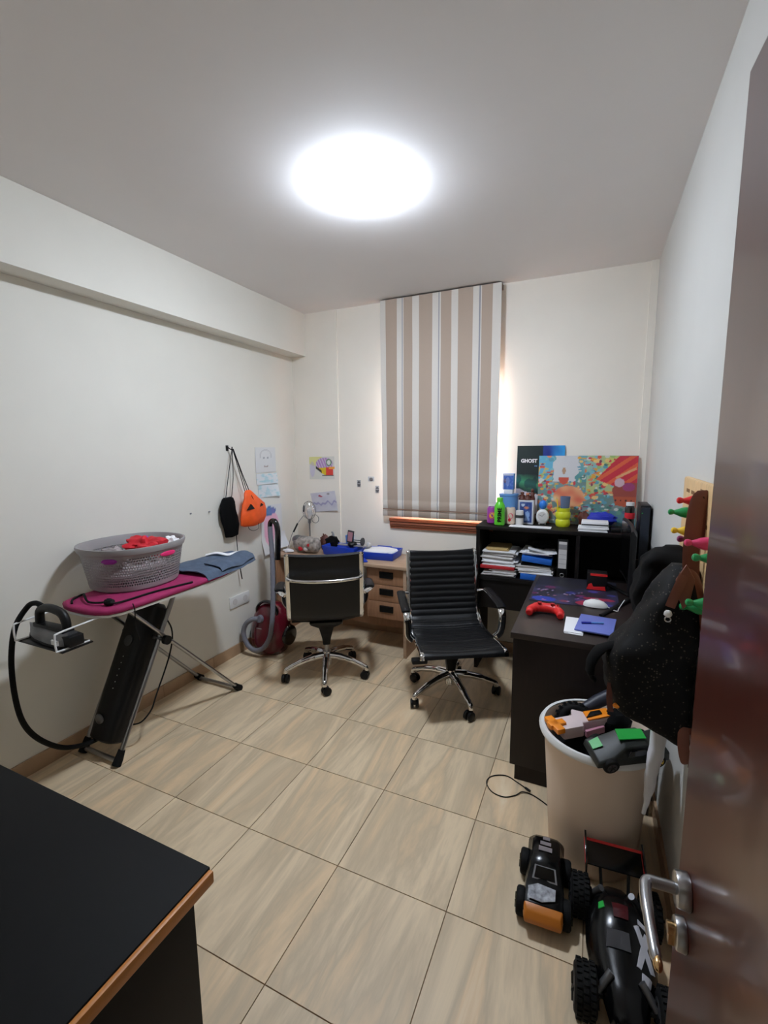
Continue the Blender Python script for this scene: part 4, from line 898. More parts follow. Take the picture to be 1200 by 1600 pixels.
def pirate(u, v):
    n = nz(u, v, 5, 1); c = mixc((110, 170, 180), (80, 140, 140), max(0, min(1, .5 + n)))
    if .15 + .05 * nz(u, v, 9, 4) < u < .42 + .07 * nz(u, v, 8, 5) and v > .62 + .10 * nz(u, v, 7, 8): c = (206, 206, 208)
    if u < .15 and v > .55:
        c = (96, 170, 200); a = math.atan2(v - .5, u + .03)
        if math.sin(a * 22) > .1 and math.hypot(u + .03, v - .5) < .34: c = mixc((130, 150, 70), (220, 190, 120), v)
    if v < .62: c = mixc(c, mixc((200, 110, 90), (60, 130, 130), .5 + .5 * nz(u, v, 4, 6)), .5)
    if .50 < u < .82 and v > .45: c = mixc((190, 190, 110), (140, 180, 170), .5 + nz(u, v, 6, 7))
    for bx, by, ba, bb_, bc_ in blobs:
        if not (.15 < bx < .42 and by > .62) and not (bx > .78 and by > .25) and inell(u, v, bx, by, ba, bb_): c = bc_
    if inell(u, v, .27, .68, .055, .10) and v < .68: c = (196, 80, 60)
    if inell(u, v, .27, .78, .018, .05): c = (176, 140, 110)
    if inell(u, v, .33, .40, .16, .16): c = mixc((206, 96, 72), (226, 180, 130), .5 + nz(u, v, 8, 3))
    if inpoly(u, v, [(.60, .66), (.82, 1), (1, 1), (1, .60), (.80, .56)]): c = (196, 44, 62) if math.sin((u - v) * 40) > -.3 else (216, 96, 60)
    if inpoly(u, v, [(.76, .52), (.80, .30), (1, .26), (1, .62), (.80, .62)]): c = (150, 70, 60) if v > .42 else (176, 84, 56)
    if inpoly(u, v, [(.79, .7), (.98, .84), (.99, .81), (.8, .67)]): c = (216, 160, 110)
    if inell(u, v, .83, .62, .05, .06): c = (200, 170, 180)
    if inell(u, v, .92, .56, .06, .06): c = (150, 60, 110)
    for q in range(4):
        if inell(u, v, .80 + .05 * q, .37, .008, .014): c = (60, 30, 34)
    if v < .22 and u > .55: c = mixc(c, (70, 130, 150), .6)
    return c
pc = thing('picture_board', 'large colourful illustrated board of ships and sea leaning on the far wall', 'picture', (-.03, 3.36, CT))
o2, ux2, uy2 = tilt(3.349, -.350, .262, CT + .002, 1.492, .036); panel('picture_print', o2, ux2, uy2, 150, 112, pirate, pc)
MB().box((-.350, 3.352, CT), (.262, 3.362, 1.0265)).build('board_edge', 'tan', pc)

# ================================================================ paper stacks in the cabinet (shelf .675)
S0 = .6755
def bundle(name, label, lo, hi, z0, z1, n, m, seed, cat='papers', group='papers on the cabinet shelf', jit=.012, rot=.05):
    return tag(stackpile(lo, hi, z0, z1, n, seed, jit, rot).build(name, m), label, cat, group)
xa, xb = -.675, -.445
bundle('paper_bundle', 'loose white papers at the bottom of the left stack', (xa, 3.095), (xb, 3.34), S0, S0 + .030, 5, 'paper2', 1)
bundle('paper_bundle', 'white papers just below the red folder', (xa + .05, 3.10), (xb - .01, 3.34), S0 + .031, S0 + .052, 4, 'paper', 2)
tag(MB().loft([[(x, y, z) for x, y in ((-.684, 3.085), (-.455, 3.09), (-.450, 3.34), (-.680, 3.34))] for z in (S0 + .053, S0 + .075)]).build('red_folder', 'redfolder', bevel=.003), 'red folder in the middle of the left paper stack', 'folder')
bundle('paper_bundle', 'thick white papers above the red folder', (xa, 3.095), (xb, 3.34), S0 + .076, S0 + .118, 6, 'paper', 3)
bundle('paper_bundle', 'grey white papers near the top of the left stack', (xa, 3.10), (xb - .01, 3.34), S0 + .119, S0 + .155, 5, 'paper2', 4)
bundle('paper_bundle', 'white papers under the manila folder', (xa + .01, 3.10), (xb, 3.34), S0 + .156, S0 + .176, 3, 'paper', 5)
bundle('manila_folder', 'tan folder on the top of the left paper stack', (xa + .02, 3.105), (xb - .06, 3.34), S0 + .177, S0 + .190, 2, 'manila', 6, 'folder')
xa, xb = -.415, -.215
tag(B((xa, 3.092, S0), (xb, 3.36, S0 + .042)).build('box_file', 'bluebox', bevel=.002), 'blue file at the bottom of the right stack', 'folder')
bundle('paper_bundle', 'white papers lying on the lower blue file', (xa - .02, 3.095), (xb, 3.34), S0 + .043, S0 + .068, 4, 'paper', 8)
bundle('paper_bundle', 'brown and grey papers in the middle of the right stack', (xa - .03, 3.10), (xb, 3.34), S0 + .069, S0 + .095, 4, 'paper2', 9)
tag(B((xa, 3.10, S0 + .096), (xb, 3.35, S0 + .106)).build('black_folder', 'black', bevel=.002), 'thin black folder below the upper blue file', 'folder')
tag(MB().box((xa + .005, 3.085, S0 + .118), (xb - .005, 3.33, S0 + .155), MX.Translation((0, 0, 0)) @ MX.Translation((-.3, 3.2, .80)) @ MX.Rotation(R(5), 4, 'Y') @ MX.Translation((.3, -3.2, -.80))).build('box_file', 'bluebox', bevel=.002), 'tilted blue file high in the right stack', 'folder')
bundle('paper_bundle', 'loose white papers on the upper blue file', (xa + .0, 3.09), (xb, 3.33), S0 + .169, S0 + .190, 4, 'paper', 11, rot=.14)
tag(MB().loft([[(x, y, z + dz) for x, y, dz in ((-.37, 3.085, .02), (-.33, 3.08, .012), (-.27, 3.09, 0), (-.30, 3.22, 0), (-.38, 3.2, .02))] for z in (S0 + .192, S0 + .1935)]).build('loose_sheet', 'paper'), 'single curled white sheet on the right stack', 'paper')
tag(MB().ball((-.30, 3.25, S0 + .225), (.09, .08, .03), 18, 10, amp=.5, seed=15).build('black_bag', 'blackfab'), 'crumpled black bag on top of the right paper stack', 'bag')
bi = thing('lever_arch_file', 'black lever arch file with a white spine label in the cabinet', 'binder', (-.155, 3.2, S0))
B((-.187, 3.09, S0), (-.124, 3.36, S0 + .29)).build('binder_body', 'black', bi, bevel=.002)
B((-.180, 3.088, S0 + .10), (-.131, 3.0905, S0 + .275)).build('spine_label', 'paper2', bi); B((-.180, 3.0865, S0 + .225), (-.131, 3.0885, S0 + .258)).build('label_stripe', 'grey', bi)
for z in (.13, .16, .19): B((-.176, 3.087, S0 + z), (-.135, 3.0885, S0 + z + .002)).build('label_rule', 'grey', bi)
MB().tube([V((-.155, 3.0885, S0 + .055)) + V((.012 * math.cos(q), 0, .012 * math.sin(q))) for q in [2 * PI * j / 18 for j in range(18)]], .003, 6, closed=True).build('finger_ring', 'steel', bi)
# ================================================================ on the dark desk (top .73)
T0 = .7305
galb = [(rg.random(), rg.random(), rg.uniform(.02, .07), rg.choice([(60, 60, 150), (130, 40, 90), (150, 50, 60), (70, 70, 170), (96, 60, 130)])) for _ in range(26)]
stars = [(rg.uniform(.05, .6), rg.uniform(.05, .5), rg.uniform(.006, .014), rg.choice([(170, 150, 190), (200, 120, 140), (150, 150, 200)])) for _ in range(28)]
def galaxy(u, v):
    n = nz(u, v, 4, 9); c = mixc((32, 32, 46), (58, 54, 96), max(0, min(1, .3 + n)))
    for x, y, r_, cc in galb:
        if y < .55 and inell(u, v, x, y, r_, r_ * .7): c = mixc(c, cc, .65)
    if inell(u, v, .16, .10, .14, .08): c = (40, 60, 160)
    if inell(u, v, .78, .28, .18, .05) or inell(u, v, .60, .10, .07, .06): c = (150, 34, 66)
    for x, y, r_, cc in stars:
        if inell(u, v, x, y, r_, r_): c = cc
    if v > .6: c = mixc(c, (34, 34, 40), .7)
    return c
mt_ = panel('mouse_mat', (-.285, 2.505, T0 + .002), (.44, 0, 0), (0, .52, 0), 60, 60, galaxy, curl=None); tag(mt_, 'dark galaxy print mouse mat at the back of the dark desk', 'mouse mat')
TM = T0 + .0025
gp_ = thing('game_controller', 'red game controller on the near left corner of the dark desk', 'controller', (-.183, 2.31, T0))
cp = smoothpath([(-.255, 2.252, T0 + .018), (-.250, 2.29, T0 + .024), (-.225, 2.325, T0 + .027), (-.183, 2.332, T0 + .027), (-.141, 2.325, T0 + .027), (-.116, 2.29, T0 + .024), (-.111, 2.252, T0 + .018)], 6)
MB().tube(cp, [.013] + [.017] * 4 + [.021] * 6 + [.024] * 15 + [.021] * 6 + [.017] * 4 + [.013], 14, flat=(1, 1)).build('controller_shell', 'redplastic', gp_)
for sx, y in ((-.03, 2.318), (.03, 2.318)): MB().tube([(-.183 + sx, y, T0 + .045), (-.183 + sx, y, T0 + .058)], [.007, .011], 14).build('thumb_stick', 'redfolder', gp_)
for dx, dy in ((0, .008), (0, -.008), (.008, 0), (-.008, 0)): MB().cyl((-.13 + dx, 2.325 + dy, T0 + .047), (-.13 + dx, 2.325 + dy, T0 + .052), .003, n=8).build('button', 'redfolder', gp_)
ms_ = thing('computer_mouse', 'white computer mouse on the galaxy mat', 'mouse', (.02, 2.53, TM))
rings = []
for x, w_, h in ((-.036, .010, .012), (-.028, .024, .022), (0, .033, .034), (.03, .033, .036), (.06, .028, .026), (.075, .016, .014), (.08, .006, .008)): rings.append([(x + .02, 2.53 + w_ * math.cos(q), TM + .001 + h * max(0, math.sin(q))) for q in [PI * j / 12 for j in range(13)]])
MB().loft(rings).build('mouse_shell', 'white', ms_, smooth=70)
MB().tube(smoothpath([(.098, 2.525, TM + .006), (.12, 2.49, TM + .004), (.142, 2.475, TM + .005), (.15, 2.52, TM + .006), (.168, 2.55, TM + .03), (.176, 2.56, TM + .04)], 6), .0022, 6).build('mouse_cable', 'white', ms_)
MB().cyl((.04, 2.53, TM + .037), (.055, 2.53, TM + .0375), .004, n=8).build('scroll_wheel', 'grey', ms_)
dk2 = thing('red_trim_box', 'small black box with red trim standing on the back of the galaxy mat', 'box', (.045, 2.85, TM))
B((-.005, 2.82, TM), (.10, 2.90, TM + .10)).build('box_body', 'black', dk2, bevel=.003)
MB().prism([(-.005, 0), (.095, 0), (.09, .022), (.03, .016), (.02, .036), (.005, .03)], 2.815, 2.8199, MX(((1, 0, 0, 0), (0, 0, 1, 0), (0, 1, 0, TM + .004), (0, 0, 0, 1)))).build('red_print', 'redplastic', dk2)
B((.012, 2.817, TM + .085), (.10, 2.8199, TM + .098)).build('red_strip', 'redplastic', dk2)
tag(stackpile((-.085, 2.09), (-.005, 2.30), T0, T0 + .008, 3, 21, .006, .05).build('paper_sheets', 'paper'), 'white sheets fanned out at the near edge of the dark desk', 'paper')
nb = tag(MB().box((-.035, 2.12, T0 + .009), (.12, 2.335, T0 + .017), MX.Translation((.04, 2.22, 0)) @ rotz(R(-6)) @ MX.Translation((-.04, -2.22, 0))).build('notebook', mat('lavender_blue_cover', (104, 116, 190), .5), bevel=.002), 'lavender blue notebook on the white sheets', 'notebook')
pe = thing('pen', 'blue pen lying on the notebook', 'pen', (.03, 2.22, T0 + .018)); MB().cyl((-.015, 2.205, T0 + .022), (.075, 2.235, T0 + .022), .004, n=10).build('pen_barrel', 'lightblue', pe); MB().cyl((-.017, 2.204, T0 + .022), (.022, 2.2175, T0 + .022), .0052, n=10).build('pen_cap', 'pen', pe)
mn = thing('monitor', 'black monitor seen edge on, facing the left side of the dark desk', 'monitor', (.19, 2.74, T0))
rings = []
for k in range(11):
    t_ = k / 10; y = 2.50 + .50 * t_; bow = .018 * (1 - (2 * t_ - 1) ** 2); x = .180 - .012 * t_ + bow
    rings.append([(x, y, .815), (x + .012, y, .805), (x + .028, y, .83), (x + .028, y, 1.11), (x + .012, y, 1.14), (x, y, 1.135)])
MB().loft(rings).build('monitor_housing', 'black', mn, bevel=.002)
rings = [[(r[0][0] - .0006, r[0][1] * .98 + .055 - .0, .83), (r[0][0] - .0002, r[0][1] * .98 + .055, .83), (r[0][0] - .0002, r[0][1] * .98 + .055, 1.125), (r[0][0] - .0006, r[0][1] * .98 + .055, 1.125)] for r in rings]
MB().loft(rings).build('screen', 'blackgloss', mn)
MB().cyl((.222, 2.74, T0 + .012), (.222, 2.74, .95), .018, n=14).build('monitor_neck', 'black', mn)
for e in ((.065, 2.38), (.09, 2.99)): MB().tube([(.225, 2.74, T0 + .009), (*e, T0 + .008)], [.015, .010], 8, flat=(1, .55)).build('stand_leg', 'black', mn)
tw = thing('slim_tower', 'tall slim black box behind the monitor against the right wall', 'computer', (.265, 2.93, T0))
B((.243, 2.83, T0), (.292, 3.03, 1.232)).build('tower_case', 'black', tw, bevel=.004); B((.247, 2.827, T0 + .02), (.288, 2.8299, 1.22)).build('tower_front', mat('dark_slate', (34, 40, 52), .35), tw)
MB().cyl((.252, 2.827, 1.19), (.252, 2.824, 1.19), .003, n=8).build('status_light', 'toygreen', tw)
sp = thing('spray_can', 'black can with a red label and white cap at the right end of the cabinet', 'can', (.215, 3.17, CT))
MB().lathe([(.026, CT), (.028, CT + .005), (.028, CT + .15), (.022, CT + .165), (.0001, CT + .165)], (.215, 3.17, 0), 22).build('can_body', 'blackgloss', sp); MB().lathe([(.0282, CT + .085), (.0286, CT + .087), (.0286, CT + .12), (.0282, CT + .122)], (.215, 3.17, 0), 22).build('red_label', 'red', sp)
MB().lathe([(.023, CT + .165), (.023, CT + .185), (.0001, CT + .187)], (.215, 3.17, 0), 20).build('can_cap', 'white', sp)

# ================================================================ coat rack with coloured pegs
cr = thing('coat_rack', 'pale wooden coat rack with coloured bottle shaped pegs on the right wall', 'coat rack', (XR, 1.56, 1.08))
B((.286, 1.26, 1.08), (XR, 1.868, 1.447)).build('rack_board', 'tan', cr, bevel=.006)
for y, z, l in ((1.78, 1.405, .05), (1.70, 1.405, .05), (1.56, 1.42, .06), (1.50, 1.33, .06), (1.44, 1.25, .06)): B((.2852, y - l / 2, z - .005), (.2862, y + l / 2, z + .006)).build('burnt_mark', mat('burnt_line', (120, 84, 48), .7) if 'burnt_line' not in bpy.data.materials else bpy.data.materials['burnt_line'], cr)
def peg(y, z, m, L=.052):
    x = .286; s_ = L / .052
    pr = [(.0001, 0), (.017, .0), (.018, .008), (.015, .020), (.009, .034), (.0065, .040), (.0085, .044), (.010, .049), (.0085, .054), (.004, .057), (.0001, .057)]
    o = MB().lathe([(r_, zz * s_) for r_, zz in pr], (0, 0, 0), 16, MX.Translation((x, y, z)) @ MX.Rotation(R(-90), 4, 'Y')).build('peg', m, cr)
    o['label'] = M[m].name.split('_')[0] + ' peg'
for y, z, m in ((1.597, 1.390, 'peg_red'), (1.747, 1.336, 'peg_green'), (1.655, 1.29, 'peg_yellow'), (1.54, 1.284, 'peg_purple'), (1.425, 1.295, 'peg_pink'), (1.31, 1.28, 'peg_green'), (1.42, 1.12, 'peg_green'), (1.345, 1.155, 'peg_green'), (1.515, 1.385, 'peg_dark')): peg(y, z, m, .030 if m == 'peg_dark' else .052)

# ---------------------------------------------------------------- black jacket and sequin bag hanging from it
def mass(rows, yc, n=36, seed=0, amp=.012, p=.75, dy=.0):
    rings = []
    for z, x0, x1, hy in rows:
        c, h = (x0 + x1) / 2, (x1 - x0) / 2; ring = []
        for j in range(n):
            a = 2 * PI * j / n; q = V((c + h * math.copysign(abs(math.cos(a)) ** p, math.cos(a)), yc + hy * math.copysign(abs(math.sin(a)) ** p, math.sin(a)), z))
            k = NZ.noise(q * 11 + V((seed, seed * 2, 0))) + .5 * NZ.noise(q * 24 + V((0, seed, 3)))
            q.x = min(q.x + amp * k, .284); q.y += amp * 1.3 * NZ.noise(q * 13 + V((5, seed, 1))); q.z += amp * .5 * NZ.noise(q * 9 + V((1, 2, seed))); ring.append(q)
        rings.append(ring)
    return MB().loft(rings)
def dense(rows, k=4):
    out = []
    P = smoothpath([(r_[1], r_[2], r_[3]) for r_ in rows], k); Z = [rows[min(i // k, len(rows) - 1)][0] + (rows[min(i // k + 1, len(rows) - 1)][0] - rows[min(i // k, len(rows) - 1)][0]) * (i % k) / k for i in range(len(P))]
    return [(z, p.x, p.y, p.z) for z, p in zip(Z, P)]
jk = thing('jacket', 'plain black jacket bunched on the coat rack behind the sequin bag', 'jacket', (.24, 1.72, .78))
mass(dense([(.78, .17, .28, .05), (.85, .15, .295, .08), (.95, .145, .298, .09), (1.05, .14, .298, .09), (1.12, .145, .298, .09), (1.17, .16, .298, .08), (1.205, .20, .295, .06), (1.222, .235, .285, .03)]), 1.755, seed=3, amp=.02).build('jacket_body', 'blackfab', jk, smooth=80)
bg = thing('sequin_bag', 'big black sequin tote bag with brown leather handles hanging on the coat rack', 'bag', (.2, 1.5, .69))
mass(dense([(.688, .255, .298, .03), (.705, .225, .298, .06), (.735, .165, .298, .085), (.775, .095, .298, .10), (.82, .062, .298, .105), (.89, .045, .298, .105), (.955, .062, .298, .10), (1.0, .10, .297, .095), (1.05, .13, .295, .09), (1.12, .165, .292, .075), (1.18, .19, .28, .055), (1.215, .215, .27, .025)]), 1.505, seed=8, amp=.018).build('bag_body', 'sequin', bg, smooth=80)
def strap(pts, wd, m='brown', par=bg, nm='handle', fl=.18): return MB().tube(smoothpath(pts, 6), wd, 8, flat=(fl, 1)).build(nm, m, par)
strap([(.262, 1.478, 1.18), (.256, 1.478, 1.25), (.258, 1.482, 1.34), (.266, 1.49, 1.40), (.279, 1.492, 1.404), (.281, 1.49, 1.30)], .020)
strap([(.205, 1.40, 1.12), (.222, 1.40, 1.18), (.238, 1.41, 1.215), (.262, 1.42, 1.20), (.278, 1.42, 1.14), (.287, 1.41, 1.06)], .012)
MB().prism([(.214, 1.195), (.236, 1.24), (.258, 1.20), (.250, 1.135), (.236, 1.115), (.222, 1.15)], 1.405, 1.413, MX(((1, 0, 0, 0), (0, 0, 1, 0), (0, 1, 0, 0), (0, 0, 0, 1)))).build('leather_patch', 'brown', bg, bevel=.003)
strap([(.262, 1.41, .78), (.262, 1.40, .73), (.27, 1.40, .69), (.278, 1.41, .675)], .014); strap([(.288, 1.41, .78), (.290, 1.40, .72), (.288, 1.40, .668)], .012, 'darkbrown')
strap([(.075, 1.43, .86), (.074, 1.425, .82), (.08, 1.43, .77)], .008, 'darkbrown')
MB().ball((.094, 1.425, .795), (.010, .008, .008), 10, 8).build('orange_toggle', 'orangeplastic', bg)
MB().ball((.20, 1.388, 1.105), (.010, .008, .010), 10, 8, amp=.3).build('white_charm', 'white', bg); MB().tube([V((.20, 1.386, 1.09)) + V((.007 * math.cos(q), 0, .007 * math.sin(q))) for q in [2 * PI * j / 14 for j in range(14)]], .0018, 6, closed=True).build('charm_ring', 'steel', bg)
MB().tube(smoothpath([(.085, 1.47, .965), (.045, 1.455, .95), (.022, 1.45, .91), (.020, 1.45, .87), (.03, 1.46, .85)], 6), [.02] * 6 + [.024] * 12 + [.016] * 7, 10, flat=(1, .5)).build('side_flap', 'blackfab', bg)
wbg = thing('white_bag', 'crumpled white plastic bag hanging below the sequin bag', 'bag', (.24, 1.63, .33))
mass(dense([(.36, .205, .215, .008), (.42, .203, .222, .012), (.52, .203, .236, .016), (.62, .203, .252, .02), (.70, .20, .28, .022), (.745, .155, .284, .022), (.775, .118, .275, .012)]), 1.585, seed=5, amp=.010).build('bag_body', mat('white_polythene', (214, 214, 220), .35), wbg, smooth=70)

# ================================================================ cream bin with toys
bnx, bny = .06, 1.785
bn = thing('toy_bin', 'tall cream plastic bin filled with toys by the right wall', 'bin', (bnx, bny, 0))
MB().lathe([(.0001, 0), (.150, 0), (.156, .006), (.172, .25), (.188, .47), (.200, .478), (.203, .488), (.198, .498), (.188, .496), (.181, .48), (.165, .25), (.150, .012), (.0001, .012)], (bnx, bny, 0), 56).build('bin_wall', 'binwhite', bn, smooth=50)
MB().loft([[(bnx + r_ * math.cos(2 * PI * j / 56), bny + r_ * math.sin(2 * PI * j / 56), z) for j in range(56)] for r_, z in ((.189, .4985), (.198, .4995), (.2045, .49), (.2025, .4795), (.206, .479), (.2085, .490), (.200, .503), (.189, .502))], close=True).build('bin_rim', 'white', bn, smooth=60)
tag(MB().ball((bnx, bny, .36), (.155, .155, .10), 30, 16, amp=.25, seed=20).build('black_cloth', 'blackfab'), 'black cloth bundle filling the cream bin under the toys', 'cloth')
gm = rotz(math.atan2(.16, .21)); gM = MX.Translation((-.088, 1.70, .490)) @ gm @ MX.Rotation(R(-4), 4, 'Y')
gn = thing('toy_blaster', 'white and orange toy blaster lying at the left of the cream bin', 'toy', (-.0, 1.75, .48))
def gpz(poly, y0, y1, m, nm, bev=.004): MB().prism(poly, y0, y1, gM @ MX(((1, 0, 0, 0), (0, 1, 0, 0), (0, 0, 1, 0), (0, 0, 0, 1)))).build(nm, m, gn, bevel=bev)
whp = mat('pinkish_white_plastic', (214, 196, 196), .4)
gpz([(.02, -.035), (.10, -.04), (.11, -.02), (.25, -.035), (.255, .03), (.15, .04), (.12, .07), (.10, .035), (.02, .04)], -.01, .035, whp, 'blaster_body', .006)
gpz([(.13, -.022), (.235, -.028), (.24, .022), (.145, .03)], .0352, .041, 'orangeplastic', 'orange_plate', .002); gpz([(.13, -.012), (.20, -.010), (.205, .012), (.165, .014)], .0412, .046, 'black', 'black_slot', .001)
for P in ([(-.012, -.045), (.02, -.045), (.02, .045), (-.012, .045)], [(-.02, -.015), (.045, -.015), (.045, .015), (-.02, .015)]): gpz(P, .025, .045, 'orangeplastic', 'orange_cross', .003)
gpz([(.10, -.055), (.18, -.05), (.18, -.04), (.10, -.042)], -.005, .02, mat('dull_pink', (176, 120, 140), .4), 'pink_rail', .002)
tr = thing('rubber_ring', 'black ribbed toy tyre at the back left of the cream bin', 'tyre', (-.04, 1.88, .44))
tm = MX.Translation((-.022, 1.862, .465)) @ MX.Rotation(R(62), 4, 'X') @ MX.Rotation(R(10), 4, 'Y')
MB().tube([tm @ V((.048 * math.cos(q), .048 * math.sin(q), 0)) for q in [2 * PI * j / 32 for j in range(32)]], .022, 10, closed=True, flat=(1, 1)).build('tyre_ring', 'rubber', tr)
q = MB()
for j in range(20):
    a = 2 * PI * j / 20; q.box((.062, -.005, -.018), (.0735, .005, .018), tm @ rotz(a))
q.build('tread_block', 'rubber', tr)['kind'] = 'stuff'
tag(MB().tube([(.015, 1.90, .505), (.06, 1.93, .53), (.115, 1.955, .56)], [.022, .026, .026], 14).build('toy_tube', mat('dark_slate_tube', (36, 38, 50), .5)), 'dark tube leaning out of the back of the cream bin', 'toy')
tag(MB().ball((.115, 1.83, .495), (.06, .05, .06), 18, 12, amp=.4, seed=23).build('black_pouch', 'blackfab'), 'black pouch at the back right of the cream bin', 'pouch')

def wheel(c, r_, w_, ax, par, rimm='darkgrey', tyre='rubber', knobs=0, spokes=5):
    c = V(c); ax = V(ax).normalized(); x, y, _ = basis(ax)
    o = MB().tube([c - ax * w_ * .5, c - ax * w_ * .42, c - ax * w_ * .25, c + ax * w_ * .25, c + ax * w_ * .42, c + ax * w_ * .5], [r_ * .82, r_ * .94, r_, r_, r_ * .94, r_ * .82], 24).build('wheel', tyre, par)
    for sg in (-1, 1):
        MB().tube([c + ax * sg * w_ * .501, c + ax * sg * (w_ * .53)], [r_ * .62, r_ * .55], 20).build('wheel_rim', rimm, o)
        q = MB()
        for k in range(spokes):
            a = 2 * PI * k / spokes; d = x * math.cos(a) + y * math.sin(a); q.tube([c + ax * sg * w_ * .535 + d * r_ * .06, c + ax * sg * w_ * .535 + d * r_ * .52], r_ * .075, 6)
        q.build('wheel_spokes', 'black' if rimm != 'black' else 'darkgrey', o)
    if knobs:
        q = MB()
        for k in range(knobs):
            for s_ in (-.3, 0, .3):
                a = 2 * PI * (k + (.5 if s_ == 0 else 0)) / knobs; d = x * math.cos(a) + y * math.sin(a); t = ax.cross(d); p = c + d * r_ * 1.0 + ax * w_ * s_
                h_ = r_ * .05; q.add([p + ax * sa * w_ * .11 + t * sb * r_ * .08 + d * sc * h_ for sa in (-1, 1) for sb in (-1, 1) for sc in (-1, 1)], [(0, 1, 3, 2), (4, 6, 7, 5), (0, 4, 5, 1), (2, 3, 7, 6), (0, 2, 6, 4), (1, 5, 7, 3)])
        q.build('tread_block', tyre, o)['kind'] = 'stuff'
    return o
# toy car on top of the bin
tc_ = thing('toy_car', 'dark grey toy car with a green roof stripe lying across the cream bin', 'toy car', (.14, 1.66, .5))
cM = MX.Translation((.142, 1.645, .502)) @ rotz(math.atan2(.115, .205)) @ MX.Rotation(R(-3), 4, 'Y') @ MX.Rotation(R(14), 4, 'X')
prof_ = [(-.125, .018), (-.12, .045), (-.07, .058), (-.03, .088), (.045, .090), (.08, .066), (.12, .058), (.125, .018)]
rings = []
for y, k in ((-.05, .80), (-.046, .95), (0, 1.04), (.046, .95), (.05, .80)): rings.append([cM @ V((x, y * (1 if z < .06 else .82), .018 + (z - .018) * k)) for x, z in prof_])
MB().loft(rings).build('car_body', mat('dark_olive_grey', (30, 33, 30), .5), tc_, bevel=.005, smooth=40)
for y in (-.0545, ): 
    MB().loft([[cM @ V((x, y + d + .004 * (z > .07), z)) for x, z in ((-.03, .062), (-.018, .080), (.03, .080), (.055, .062))] for d in (0, .003)]).build('side_window', 'blackgloss', tc_)
MB().loft([[cM @ V((x, yy, .092 + dz + (.004 if yy == .01 else 0))) for x, yy in ((-.04, -.012), (.05, -.018), (.055, .02), (-.03, .03))] for dz in (0, .004)]).build('green_stripe', 'toygreen', tc_)
MB().loft([[cM @ V((x, yy, z + dz)) for x, yy, z in ((-.118, .0, .047), (-.085, .0, .058), (-.085, .035, .06), (-.118, .03, .049))] for dz in (.001, .004)]).build('green_bonnet', 'toygreen', tc_)
for x in (-.08, .08):
    for y in (-.048, .048): wheel(cM @ V((x, y, .026)), .027, .022, cM.to_3x3() @ V((0, 1, 0)), tc_, 'darkgrey' if x < 0 else 'yellow', 'rubber')

# ================================================================ toy trucks on the floor
tk_ = thing('toy_truck', 'small black and orange toy truck on the floor before the bin', 'toy truck', (-.082, 1.48, 0))
tM = MX.Translation((-.086, 1.497, 0)) @ rotz(R(3))
P = [(-.13, .045), (-.132, .07), (-.118, .088), (-.055, .100), (-.02, .135), (.01, .148), (.085, .146), (.115, .13), (.135, .10), (.135, .05)]   # (front is -Y)
rings = []
for x, k in ((-.062, .72), (-.058, .92), (-.045, 1.0), (0, 1.03), (.045, 1.0), (.058, .92), (.062, .72)): rings.append([tM @ V((x * (1.0 if z < .105 else .80), y, .045 + (z - .045) * k)) for y, z in P])
MB().loft(rings).build('truck_body', 'toyblack', tk_, smooth=35)
def onbody(poly, m, nm, d=.0022): MB().loft([[tM @ V((x, y, z + dd)) for x, y, z in poly] for dd in (d, d + .0015)]).build(nm, m, tk_)
onbody([(-.04, -.048, .1035), (.04, -.048, .1035), (.033, -.022, .134), (-.033, -.022, .134)], 'grey', 'windscreen_frame', .003)
onbody([(-.033, -.046, .106), (.033, -.046, .106), (.028, -.026, .131), (-.028, -.026, .131)], 'blackgloss', 'windscreen', .006)
onbody([(-.045, -.112, .0915), (-.005, -.115, .0915), (.035, -.10, .094), (.036, -.065, .100), (-.02, -.06, .101), (-.05, -.075, .097)], mat('silver_print', (150, 152, 158), .3, var=.6, vscale=60), 'bonnet_print', .003)
for (x0, x1, y0, y1) in ((-.012, .012, .075, .09), (-.02, .016, .052, .068), (-.024, .02, .026, .046)): onbody([(x0, y0, .149), (x1, y0, .149), (x1, y1, .148), (x0, y1, .148)], mat('roof_print', (130, 122, 124), .5) if 'roof_print' not in bpy.data.materials else bpy.data.materials['roof_print'], 'roof_print', .003)
MB().loft([[tM @ V((x, y, z)) for x, y, z in ((-.055, -.150, .04), (.055, -.150, .04), (.06, -.128, .04), (-.06, -.128, .04))], [tM @ V((x, y, z)) for x, y, z in ((-.058, -.152, .058), (.058, -.152, .058), (.063, -.126, .062), (-.063, -.126, .062))], [tM @ V((x, y, z)) for x, y, z in ((-.05, -.140, .078), (.05, -.140, .078), (.06, -.118, .088), (-.06, -.118, .088))]]).build('front_bumper', 'toyorange', tk_, bevel=.004)
B((-.10, 1.45, .04), (-.06, 1.53, .05)).build('chassis', 'black', tk_)
for x in (-.069, .069):
    for y in (-.082, .078):
        wheel(tM @ V((x, y, .042)), .042, .034, tM.to_3x3() @ V((1, 0, 0)), tk_, mat('olive_rim', (110, 108, 40), .4) if 'olive_rim' not in bpy.data.materials else bpy.data.materials['olive_rim'], 'rubber')
    for y in (-.082, .078): MB().cyl(tM @ V((0, y, .045)), tM @ V((x, y, .042)), .006, n=8).build('axle', 'black', tk_)

